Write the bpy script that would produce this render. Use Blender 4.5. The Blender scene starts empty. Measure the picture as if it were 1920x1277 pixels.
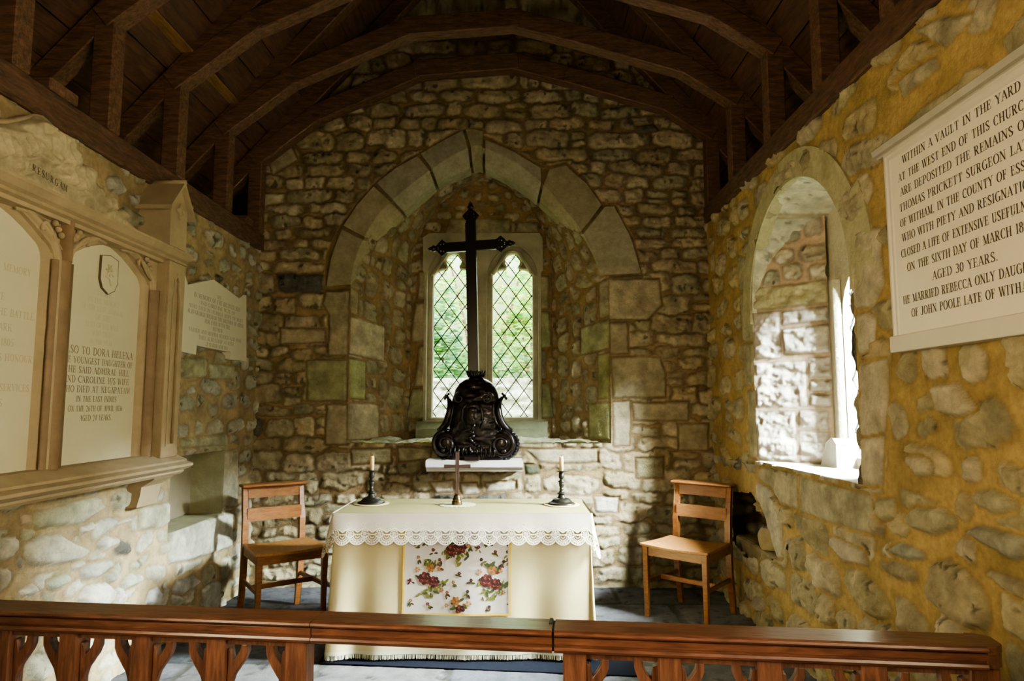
import bpy, math, random
import numpy as np
from mathutils import Matrix, Vector
from mathutils.geometry import tessellate_polygon
random.seed(7)
SC = bpy.context.scene
COL = SC.collection
PI = math.pi
# ------------------------------------------------------------------ camera model (metres; the eye stands at the origin, 1.30 m up)
F, CX, CY, EYE = 1260., 960., 638.5, 1.30
PITCH = math.atan2(762 - CY, F)
YAW = math.atan2(7 * math.cos(PITCH), F)
def ray(u, v):
    x, z, y = (u - CX) / F, -(v - CY) / F, 1.
    c, s = math.cos(PITCH), math.sin(PITCH)
    y, z = y * c - z * s, y * s + z * c
    c, s = math.cos(YAW), math.sin(YAW)
    return x * c - y * s, x * s + y * c, z
def atY(u, v, d):            # where a measured pixel meets the plane y = d: (x, z)
    x, y, z = ray(u, v); t = d / y
    return x * t, EYE + z * t
def atX(u, v, c):            # where it meets the plane x = c: (y, z)
    x, y, z = ray(u, v); t = c / x
    return y * t, EYE + z * t
XL, XR, YW = -1.93, 1.45, 5.0       # inner faces of left wall, right wall, end wall

cam_d = bpy.data.cameras.new('camera'); cam = bpy.data.objects.new('camera', cam_d); COL.objects.link(cam)
cam_d.sensor_width = 36; cam_d.lens = F / 1920 * 36; cam_d.clip_start = .05; cam_d.clip_end = 200
cam.location = (0, 0, EYE); cam.rotation_euler = (PI / 2 + PITCH, 0, YAW)
SC.camera = cam

# ------------------------------------------------------------------ object helpers
def props(o, label=None, cat=None, group=None, kind=None):
    if label: o['label'] = label
    if cat: o['category'] = cat
    if group: o['group'] = group
    if kind: o['kind'] = kind
    return o
def thing(name, label, cat, loc=(0, 0, 0), rz=0, group=None):
    o = bpy.data.objects.new(name, None); COL.objects.link(o)
    o.location = loc; o.rotation_euler = (0, 0, rz); o.empty_display_size = .05
    return props(o, label, cat, group)
def copy_tree(o, parent=None):
    c = o.copy(); COL.objects.link(c)
    if parent: c.parent = parent
    for ch in list(o.children): copy_tree(ch, c)
    return c

class MB:
    """collects geometry; build() links it as one mesh object"""
    def __init__(s): s.v, s.f, s.sm, s.c = [], [], [], []
    def add(s, vs, fs, M=None, smooth=False, col=None):
        n = len(s.v)
        for p in vs:
            p = Vector(p)
            s.v.append(tuple(M @ p) if M is not None else tuple(p))
        for f in fs:
            s.f.append([i + n for i in f]); s.sm.append(smooth); s.c.append(col)
        return s
    def box(s, x0, x1, y0, y1, z0, z1, M=None, bev=0., col=None):
        if x0 > x1: x0, x1 = x1, x0
        if y0 > y1: y0, y1 = y1, y0
        if z0 > z1: z0, z1 = z1, z0
        if bev <= 0:
            vs = [(x, y, z) for z in (z0, z1) for y in (y0, y1) for x in (x0, x1)]
            return s.add(vs, [(0, 2, 3, 1), (4, 5, 7, 6), (0, 1, 5, 4), (2, 6, 7, 3), (0, 4, 6, 2), (1, 3, 7, 5)], M, False, col)
        b = min(bev, (x1 - x0) / 3, (y1 - y0) / 3, (z1 - z0) / 3)
        vs, idx = [], {}
        X, Y, Z = (x0, x1), (y0, y1), (z0, z1)
        for i in (0, 1):
            for j in (0, 1):
                for k in (0, 1):
                    sx, sy, sz = (1, -1)[i] * b, (1, -1)[j] * b, (1, -1)[k] * b
                    for a in range(3):
                        p = [X[i] + (sx if a != 0 else 0), Y[j] + (sy if a != 1 else 0), Z[k] + (sz if a != 2 else 0)]
                        idx[i, j, k, a] = len(vs); vs.append(p)
        fs = []
        for a in range(3):
            for e in (0, 1):
                o = [t for t in range(3) if t != a]
                q = []
                for (m, n_) in ((0, 0), (1, 0), (1, 1), (0, 1)):
                    t = [0, 0, 0]; t[a] = e; t[o[0]] = m; t[o[1]] = n_
                    q.append(idx[t[0], t[1], t[2], a])
                fs.append(q if (e == 1) == (a != 1) else q[::-1])
        for a in range(3):       # edges along axis a
            o = [t for t in range(3) if t != a]
            for m in (0, 1):
                for n_ in (0, 1):
                    t0, t1 = [0, 0, 0], [0, 0, 0]
                    t0[o[0]] = t1[o[0]] = m; t0[o[1]] = t1[o[1]] = n_; t1[a] = 1
                    fs.append([idx[(*t0, o[0])], idx[(*t1, o[0])], idx[(*t1, o[1])], idx[(*t0, o[1])]])
        for i in (0, 1):
            for j in (0, 1):
                for k in (0, 1): fs.append([idx[i, j, k, a] for a in range(3)])
        return s.add(vs, fs, M, False, col)
    def plate(s, outer, holes, h0, h1, M=None, col=None, smooth=False):
        """flat shape (a, b) with holes, from height h0 to h1 along the third axis"""
        loops = [outer] + list(holes)
        tris = tessellate_polygon([[Vector((p[0], p[1], 0)) for p in l] for l in loops])
        flat = [p for l in loops for p in l]; n = len(flat)
        vs = [(p[0], p[1], h0) for p in flat] + [(p[0], p[1], h1) for p in flat]
        fs = []
        for t in tris:
            a, b, c = (flat[i] for i in t)
            up = (b[0] - a[0]) * (c[1] - a[1]) - (b[1] - a[1]) * (c[0] - a[0]) > 0
            t = tuple(t) if up else tuple(t)[::-1]
            fs.append(tuple(i + n for i in t)); fs.append(t[::-1])
        k = 0
        for l in loops:
            m = len(l)
            for i in range(m):
                a, b = k + i, k + (i + 1) % m
                fs.append((a, b, b + n, a + n))
            k += m
        return s.add(vs, fs, M, smooth, col)
    def prism(s, prof, x0, x1, M=None, smooth=False, col=None):
        """profile (y, z) drawn out along x"""
        n = len(prof)
        vs = [(x0, p[0], p[1]) for p in prof] + [(x1, p[0], p[1]) for p in prof]
        fs = [(i, (i + 1) % n, n + (i + 1) % n, n + i) for i in range(n)]
        t = tessellate_polygon([[Vector((p[0], p[1], 0)) for p in prof]])
        for a in t: fs.append(tuple(a)); fs.append(tuple(i + n for i in a)[::-1])
        return s.add(vs, fs, M, smooth, col)
    def lathe(s, prof, seg=28, M=None, smooth=True, col=None):
        """profile (r, z) turned about z"""
        n = len(prof); vs, fs = [], []
        for i in range(seg):
            a = 2 * PI * i / seg
            vs += [(r * math.cos(a), r * math.sin(a), z) for r, z in prof]
        for i in range(seg):
            j = (i + 1) % seg
            for k in range(n - 1): fs.append((i * n + k, j * n + k, j * n + k + 1, i * n + k + 1))
        if prof[0][0] > 1e-6: fs.append([i * n for i in range(seg)][::-1])
        if prof[-1][0] > 1e-6: fs.append([i * n + n - 1 for i in range(seg)])
        return s.add(vs, fs, M, smooth, col)
    def tube(s, path, rad, seg=8, M=None, col=None, flat=1.):
        """round tube along a 3-D path; rad a number or a list"""
        path = [Vector(p) for p in path]; n = len(path); vs, fs = [], []
        up = None
        for i, p in enumerate(path):
            t = (path[min(i + 1, n - 1)] - path[max(i - 1, 0)]).normalized()
            if up is None:
                up = t.orthogonal().normalized()
            up = (up - t * up.dot(t)).normalized(); w = t.cross(up)
            r = rad[i] if isinstance(rad, (list, tuple)) else rad
            for k in range(seg):
                a = 2 * PI * k / seg
                vs.append(p + up * (r * math.cos(a)) + w * (r * flat * math.sin(a)))
        for i in range(n - 1):
            for k in range(seg):
                l = (k + 1) % seg
                fs.append((i * seg + k, i * seg + l, (i + 1) * seg + l, (i + 1) * seg + k))
        fs.append(list(range(seg))[::-1]); fs.append([(n - 1) * seg + k for k in range(seg)])
        return s.add(vs, fs, M, True, col)
    def sweep(s, path, prof, closed=False, M=None, smooth=False, col=None):
        """profile (offset to the left of the path, height) swept along a flat path (a, b) with mitred corners"""
        n = len(path); m = len(prof); vs, fs = [], []
        P = [Vector((p[0], p[1])) for p in path]
        for i in range(n):
            a = P[i] - P[i - 1] if (closed or i > 0) else P[1] - P[0]
            b = P[(i + 1) % n] - P[i] if (closed or i < n - 1) else a
            if i == 0 and not closed: a = b
            a = a.normalized(); b = b.normalized()
            na, nb = Vector((-a.y, a.x)), Vector((-b.y, b.x))
            q = na + nb
            q = na if q.length < 1e-4 else q.normalized()
            q = q / max(.35, q.dot(na))
            for o, h in prof: vs.append((P[i].x + q.x * o, P[i].y + q.y * o, h))
        for i in range(n if closed else n - 1):
            j = (i + 1) % n
            for k in range(m - 1): fs.append((i * m + k, j * m + k, j * m + k + 1, i * m + k + 1))
        return s.add(vs, fs, M, smooth, col)
    def ball(s, c, r, M=None, seg=12, ring=8, sc=(1, 1, 1), col=None):
        prof = [(math.sin(PI * k / ring) * r, -math.cos(PI * k / ring) * r) for k in range(ring + 1)]
        T = Matrix.Translation(c) @ Matrix.Diagonal((*sc, 1))
        return s.lathe(prof, seg, (M @ T) if M is not None else T, True, col)
    def build(s, name, mat, parent=None, kind=None, label=None, bevel=0.):
        me = bpy.data.meshes.new(name)
        me.from_pydata([tuple(p) for p in s.v], [], [list(f) for f in s.f])
        me.polygons.foreach_set('use_smooth', s.sm)
        me.materials.append(mat)
        if any(c is not None for c in s.c):
            at = me.color_attributes.new('Col', 'FLOAT_COLOR', 'CORNER')
            d = []
            for f, c in zip(s.f, s.c): d += list((*(c or (1, 1, 1)), 1)) * len(f)
            at.data.foreach_set('color', d)
        me.validate(); me.update()
        o = bpy.data.objects.new(name, me); COL.objects.link(o)
        if parent: o.parent = parent
        if kind: o['kind'] = kind
        if label: o['label'] = label
        if bevel > 0:
            md = o.modifiers.new('soft_edges', 'BEVEL'); md.width = bevel; md.segments = 2; md.limit_method = 'ANGLE'; md.angle_limit = .6
        return o

# frames of reference: local (a, b, h) on each wall, h standing out into the room
M_END = Matrix(((1, 0, 0, 0), (0, 0, -1, YW), (0, 1, 0, 0), (0, 0, 0, 1)))          # a = x, b = z
M_LEFT = Matrix(((0, 0, 1, XL), (1, 0, 0, 0), (0, 1, 0, 0), (0, 0, 0, 1)))          # a = y, b = z
M_RIGHT = Matrix(((0, 0, -1, XR), (-1, 0, 0, 0), (0, 1, 0, 0), (0, 0, 0, 1)))       # a = -y, b = z

# ------------------------------------------------------------------ materials
def lnk(t, a, b): t.links.new(a, b)
def new_mat(name):
    m = bpy.data.materials.new(name); m.use_nodes = True
    t = m.node_tree; b = t.nodes['Principled BSDF']
    return m, t, b
def noise(t, scale, detail=4, rough=.6, vec=None, dist=0):
    n = t.nodes.new('ShaderNodeTexNoise'); n.inputs['Scale'].default_value = scale
    n.inputs['Detail'].default_value = detail; n.inputs['Roughness'].default_value = rough; n.inputs['Distortion'].default_value = dist
    if vec is not None: lnk(t, vec, n.inputs['Vector'])
    return n.outputs['Fac']
def ramp(t, fac, p0, p1, c0=(0, 0, 0, 1), c1=(1, 1, 1, 1)):
    r = t.nodes.new('ShaderNodeValToRGB'); e = r.color_ramp.elements
    e[0].position, e[1].position = p0, p1; e[0].color, e[1].color = c0, c1
    lnk(t, fac, r.inputs[0]); return r.outputs[0]
def mixc(t, fac, a, b, mode='MIX'):
    n = t.nodes.new('ShaderNodeMix'); n.data_type = 'RGBA'; n.blend_type = mode
    for sck, val in ((n.inputs[0], fac), (n.inputs[6], a), (n.inputs[7], b)):
        if hasattr(val, 'links'): lnk(t, val, sck)
        elif isinstance(val, (int, float)): sck.default_value = val
        else: sck.default_value = (*val[:3], 1)
    return n.outputs[2]
def coords(t, scale=(1, 1, 1), kind='Object'):
    c = t.nodes.new('ShaderNodeTexCoord'); mp = t.nodes.new('ShaderNodeMapping'); mp.inputs['Scale'].default_value = scale
    lnk(t, c.outputs[kind], mp.inputs[0]); return mp.outputs[0]
def bump(t, b, h, strength, dist):
    n = t.nodes.new('ShaderNodeBump'); n.inputs['Strength'].default_value = strength; n.inputs['Distance'].default_value = dist
    lnk(t, h, n.inputs['Height']); lnk(t, n.outputs[0], b.inputs['Normal'])
def plain(name, col, rough=.6, metal=0., var=.15, scale=25, bmp=.2, bdist=.004, coat=0.):
    m, t, b = new_mat(name); v = coords(t)
    f = noise(t, scale, 5, .6, v)
    d = [max(0, c * (1 - var)) for c in col]; l = [min(1, c * (1 + var)) for c in col]
    lnk(t, mixc(t, f, d, l), b.inputs['Base Color'])
    b.inputs['Roughness'].default_value = rough; b.inputs['Metallic'].default_value = metal
    b.inputs['Coat Weight'].default_value = coat
    if bmp: bump(t, b, noise(t, scale * 3, 4, .6, v), bmp, bdist)
    return m
def wood(name, dark, light, rough=.45, scale=(3, 30, 30), bmp=.25, coat=0.):
    m, t, b = new_mat(name); v = coords(t, scale)
    f = noise(t, 2.2, 6, .65, v, .6)
    g = noise(t, 7, 3, .5, v)
    c = mixc(t, ramp(t, f, .3, .72), dark, light)
    c = mixc(t, .35, c, ramp(t, g, .3, .7, (.35, .35, .35, 1), (1, 1, 1, 1)), 'MULTIPLY')
    lnk(t, c, b.inputs['Base Color']); b.inputs['Roughness'].default_value = rough; b.inputs['Coat Weight'].default_value = coat
    b.inputs['Coat Roughness'].default_value = .2
    bump(t, b, g, bmp, .003)
    return m
def masonry_mat(name, algae=.35, fine=.5, algae_col=(.13, .14, .035), lo=.78, hi=1.24):
    m, t, b = new_mat(name)
    at = t.nodes.new('ShaderNodeVertexColor'); at.layer_name = 'Col'
    v = coords(t)
    n1 = noise(t, 38, 6, .7, v); n2 = noise(t, 4.5, 4, .6, v); n3 = noise(t, 11, 5, .65, v)
    c = mixc(t, .9, at.outputs[0], ramp(t, n1, .25, .75, (lo, lo, lo, 1), (hi, hi, hi * .97, 1)), 'MULTIPLY')
    c = mixc(t, .7, c, ramp(t, n3, .3, .7, (.72, .70, .66, 1), (1.12, 1.12, 1.12, 1)), 'MULTIPLY')
    g = ramp(t, n2, .53, .74)
    k = t.nodes.new('ShaderNodeMath'); k.operation = 'MULTIPLY'; k.inputs[1].default_value = algae; lnk(t, g, k.inputs[0])
    c = mixc(t, k.outputs[0], c, algae_col)
    lnk(t, c, b.inputs['Base Color']); b.inputs['Roughness'].default_value = .92
    b.inputs['Specular IOR Level'].default_value = .2
    n4 = noise(t, 75, 8, .72, v)
    bump(t, b, n4, fine, .012)
    return m
def colored(name, rough=.8, var=.12):
    m, t, b = new_mat(name)
    at = t.nodes.new('ShaderNodeVertexColor'); at.layer_name = 'Col'
    f = noise(t, 60, 3, .6, coords(t))
    c = mixc(t, .8, at.outputs[0], ramp(t, f, .3, .7, (1 - var * 2,) * 3 + (1,), (1 + var,) * 3 + (1,)), 'MULTIPLY')
    lnk(t, c, b.inputs['Base Color']); b.inputs['Roughness'].default_value = rough
    return m
# ------------------------------------------------------------------ rubble masonry: a fine grid whose heights follow laid stones
_rng = np.random.default_rng(11)
_T = _rng.random((256, 256))
def vnoise(x, y):
    xi, yi = np.floor(x).astype(int), np.floor(y).astype(int)
    fx, fy = x - xi, y - yi
    fx, fy = fx * fx * (3 - 2 * fx), fy * fy * (3 - 2 * fy)
    g = lambda a, b: _T[a & 255, b & 255]
    return (g(xi, yi) * (1 - fx) + g(xi + 1, yi) * fx) * (1 - fy) + (g(xi, yi + 1) * (1 - fx) + g(xi + 1, yi + 1) * fx) * fy - .5
def fbm(x, y, o=4, seed=0):
    r, a = 0, 1.
    for i in range(o):
        r = r + a * vnoise(x * 2 ** i + 17.3 * i + seed * 31.7, y * 2 ** i + 5.1 * i + seed * 13.1); a *= .5
    return r
def sstep(x, a, b):
    t = np.clip((x - a) / (b - a), 0, 1); return t * t * (3 - 2 * t)
PAL = [(.44, .385, .29), (.52, .465, .36), (.37, .32, .235), (.36, .345, .27), (.48, .40, .285), (.42, .37, .30), (.56, .50, .39), (.31, .29, .22)]
def courses(u0, u1, v0, v1, rows=(.08, .15), wid=(.10, .30), seed=1, n=(3, 5), tight=(.88, 1.0), prot=(.006, .022), pal=PAL, dark=.05, rot=.06, jit=.18):
    r = random.Random(seed); out = []; v = v0
    while v < v1:
        rh = r.uniform(*rows); u = u0 - r.uniform(0, .2)
        while u < u1:
            w = r.uniform(*wid) * (1 if r.random() < .8 else 1.35)
            split = rh > rows[0] * 1.45 and w < wid[1] * .75 and r.random() < .3
            for k in range(2 if split else 1):
                hh = rh / 2 if split else rh
                cv = v + hh * (k + .5) + r.uniform(-jit, jit) * hh
                s = r.uniform(*tight); s2 = r.uniform(*tight)
                c = r.choice(pal); b_ = r.uniform(.85, 1.15)
                if r.random() < dark: c = (.13, .125, .11)
                out.append(dict(c=(u + w / 2, cv), a=w / 2 * s, b=hh / 2 * s2, th=r.uniform(-rot, rot), n=r.uniform(*n), h=r.uniform(*prot),
                                col=tuple(x * b_ for x in c), tx=r.uniform(-1, 1), ty=r.uniform(-1, 1)))
            u += w
        v += rh
    return out
def axis(breaks, steps):
    out = [breaks[0]]
    for a, b, s in zip(breaks, breaks[1:], steps):
        k = max(1, int(round((b - a) / s)))
        out += [a + (b - a) * i / k for i in range(1, k + 1)]
    return np.array(out)
def masonry(name, P, U, V, stones, mat, polys=(), mask=None, mortar=(.36, .235, .10), flip=False, warp=.022, gap=.008, rough=1., fade=None, tint=None,
            parent=None, kind='structure', soft=.014, brough=.3, edge_dark=.42, dome_=.16, tilt=.05):
    """P(u, v) -> (x, y, z) arrays for the flat surface; stones and dressed blocks (polys: points, height, colour) raise it along its normal"""
    nu, nv = len(U), len(V)
    uu, vv = np.meshgrid(U, V, indexing='ij')
    wu = uu + warp * (fbm(uu * 9, vv * 9, 3, 1) + .35 * fbm(uu * 34, vv * 34, 2, 3)); wv = vv + warp * (fbm(uu * 9, vv * 9, 3, 2) + .35 * fbm(uu * 34, vv * 34, 2, 4))
    S1 = np.full((nu, nv), -1.); S2 = np.full((nu, nv), -1.); ID = np.full((nu, nv), -1)
    def win(lo_u, hi_u, lo_v, hi_v):
        return slice(np.searchsorted(U, lo_u), np.searchsorted(U, hi_u)), slice(np.searchsorted(V, lo_v), np.searchsorted(V, hi_v))
    for i, s in enumerate(stones):
        R = max(s['a'], s['b']) * 1.25 + .03
        a, b = win(s['c'][0] - R, s['c'][0] + R, s['c'][1] - R, s['c'][1] + R)
        if a.stop <= a.start or b.stop <= b.start: continue
        x, y = wu[a, b] - s['c'][0], wv[a, b] - s['c'][1]
        c, sn = math.cos(s['th']), math.sin(s['th'])
        x, y = np.abs(x * c + y * sn) / s['a'], np.abs(-x * sn + y * c) / s['b']
        f = (x ** s['n'] + y ** s['n']) ** (1 / s['n'])
        d = (1 - f) * min(s['a'], s['b']) + (s['a'] * .0)
        o1 = S1[a, b]; up = d > o1
        S2[a, b] = np.where(up, o1, np.maximum(S2[a, b], d)); S1[a, b] = np.where(up, d, o1); ID[a, b] = np.where(up, i, ID[a, b])
    E_ = np.minimum(S1, (S1 - S2) * .5) - gap
    col = np.zeros((nu, nv, 3)); hgt = np.zeros((nu, nv))
    if stones:
        cols = np.array([s['col'] for s in stones]); hs = np.array([s['h'] for s in stones])
        tx = np.array([s.get('tx', 0) for s in stones]); ty = np.array([s.get('ty', 0) for s in stones])
        cu = np.array([s['c'][0] for s in stones]); cv = np.array([s['c'][1] for s in stones])
        idc = np.maximum(ID, 0)
        SC_ = cols[idc]; SH = hs[idc] + tilt * (tx[idc] * (uu - cu[idc]) + ty[idc] * (vv - cv[idc]))
    else:
        SC_ = np.zeros((nu, nv, 3)); SH = np.zeros((nu, nv))
    B = np.full((nu, nv), 0.)       # 1 where a dressed block overrides
    for pts, h, c in polys:
        p = np.array(pts)
        if ((p[:, 0] * np.roll(p[:, 1], -1)).sum() - (p[:, 1] * np.roll(p[:, 0], -1)).sum()) < 0: p = p[::-1]
        a, b = win(p[:, 0].min() - .03, p[:, 0].max() + .03, p[:, 1].min() - .03, p[:, 1].max() + .03)
        if a.stop <= a.start or b.stop <= b.start: continue
        x, y = uu[a, b] + (wu[a, b] - uu[a, b]) * .3, vv[a, b] + (wv[a, b] - vv[a, b]) * .3
        inside = np.zeros(x.shape, bool); dist = np.full(x.shape, 9.)
        for k in range(len(p)):
            q, r = p[k], p[(k + 1) % len(p)]
            ex, ey = r - q; L = math.hypot(ex, ey) + 1e-9
            t = np.clip(((x - q[0]) * ex + (y - q[1]) * ey) / L ** 2, 0, 1)
            dist = np.minimum(dist, np.hypot(x - q[0] - t * ex, y - q[1] - t * ey))
            cr = ((q[1] > y) != (r[1] > y)) & (x < (r[0] - q[0]) * (y - q[1]) / (r[1] - q[1] + 1e-12) + q[0])
            inside ^= cr
        sd = np.where(inside, dist, -dist)
        m = sd > -.010                     # the block and its joint
        E_[a, b] = np.where(m, sd - .004, E_[a, b]); B[a, b] = np.where(m, 1, B[a, b])
        SC_[a, b] = np.where(m[..., None], np.array(c), SC_[a, b]); SH[a, b] = np.where(m, h, SH[a, b])
    k = sstep(E_, 0, soft)
    dome = np.clip(E_, 0, .06) * dome_ * (1 - B)
    rg = (fbm(uu * 24, vv * 30, 5, 5) * .018 + fbm(uu * 9, vv * 9, 2, 8) * .014) * rough * (1 - (1 - brough) * B)
    hgt = k * (SH + dome + rg) + (1 - k) * (fbm(uu * 30, vv * 30, 3, 6) * .004 + fbm(uu * 5, vv * 5, 2, 9) * .006)
    kc = sstep(E_, -.004, .006)[..., None]
    tone = (1 + .5 * fbm(uu * 14, vv * 14, 4, 7))[..., None]
    mt = (1 + .45 * fbm(uu * 6, vv * 6, 4, 12))[..., None]
    edge = (1 - edge_dark * np.exp(-((E_ + .001) / .007) ** 2))[..., None]     # darker line along the joints
    col = (kc * SC_ * tone + (1 - kc) * np.array(mortar) * mt) * edge
    pits = sstep(fbm(uu * 22, vv * 22, 3, 21), .33, .5)[..., None] * kc * (1 - B[..., None])
    col = col * (1 - .65 * pits); hgt = hgt - .006 * pits[..., 0]
    if tint is not None: col = col * tint(uu, vv)
    if fade is not None: hgt = hgt * fade(uu, vv)
    X, Y, Z = P(uu, vv)
    du = [np.gradient(q, axis=0) for q in (X, Y, Z)]; dv = [np.gradient(q, axis=1) for q in (X, Y, Z)]
    N = np.stack([du[1] * dv[2] - du[2] * dv[1], du[2] * dv[0] - du[0] * dv[2], du[0] * dv[1] - du[1] * dv[0]], -1)
    N /= np.linalg.norm(N, axis=-1, keepdims=True) + 1e-12
    if flip: N = -N
    co = np.stack([X, Y, Z], -1) + N * hgt[..., None]
    idx = np.arange(nu * nv).reshape(nu, nv)
    q = np.stack([idx[:-1, :-1], idx[1:, :-1], idx[1:, 1:], idx[:-1, 1:]], -1)
    if flip: q = q[..., ::-1]
    if mask is not None:
        q = q[mask((uu[:-1, :-1] + uu[1:, 1:]) / 2, (vv[:-1, :-1] + vv[1:, 1:]) / 2)]
    q = q.reshape(-1, 4)
    used, inv = np.unique(q, return_inverse=True); q = inv.reshape(-1, 4)
    co = co.reshape(-1, 3)[used]; col = col.reshape(-1, 3)[used]
    me = bpy.data.meshes.new(name)
    me.vertices.add(len(co)); me.vertices.foreach_set('co', co.astype(np.float32).ravel())
    me.loops.add(q.size); me.loops.foreach_set('vertex_index', q.astype(np.int32).ravel())
    me.polygons.add(len(q)); me.polygons.foreach_set('loop_start', np.arange(0, q.size, 4, dtype=np.int32))
    me.update(calc_edges=True)
    me.polygons.foreach_set('use_smooth', np.ones(len(q), bool))
    at = me.color_attributes.new('Col', 'FLOAT_COLOR', 'POINT')
    at.data.foreach_set('color', np.concatenate([np.clip(col, 0, 1), np.ones((len(col), 1))], 1).astype(np.float32).ravel())
    me.materials.append(mat); me.update()
    o = bpy.data.objects.new(name, me); COL.objects.link(o)
    if parent: o.parent = parent
    if kind: o['kind'] = kind
    return o
def in_poly(x, y, pts):
    ins = np.zeros(np.shape(x), bool)
    for (ax, ay), (bx, by) in zip(pts, pts[1:] + pts[:1]):
        ins ^= ((ay > y) != (by > y)) & (x < (bx - ax) * (y - ay) / (by - ay + 1e-12) + ax)
    return ins
def smooth_path(pts, n):
    """Catmull-Rom through 2-D points, n samples a span"""
    p = [np.array(q, float) for q in pts]; out = []
    for i in range(len(p) - 1):
        a, b, c, d = p[max(i - 1, 0)], p[i], p[i + 1], p[min(i + 2, len(p) - 1)]
        for k in range(n):
            t = k / n
            out.append(.5 * (2 * b + (c - a) * t + (2 * a - 5 * b + 4 * c - d) * t * t + (3 * b - a - 3 * c + d) * t ** 3))
    out.append(p[-1]); return [tuple(q) for q in out]
def resample(path, s):
    p = np.array(path, float); L = np.concatenate([[0], np.cumsum(np.linalg.norm(np.diff(p, axis=0), axis=1))])
    return np.stack([np.interp(s, L, p[:, k]) for k in range(p.shape[1])], -1), L[-1]
def plen(path):
    p = np.array(path, float); return float(np.linalg.norm(np.diff(p, axis=0), axis=1).sum())

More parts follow.
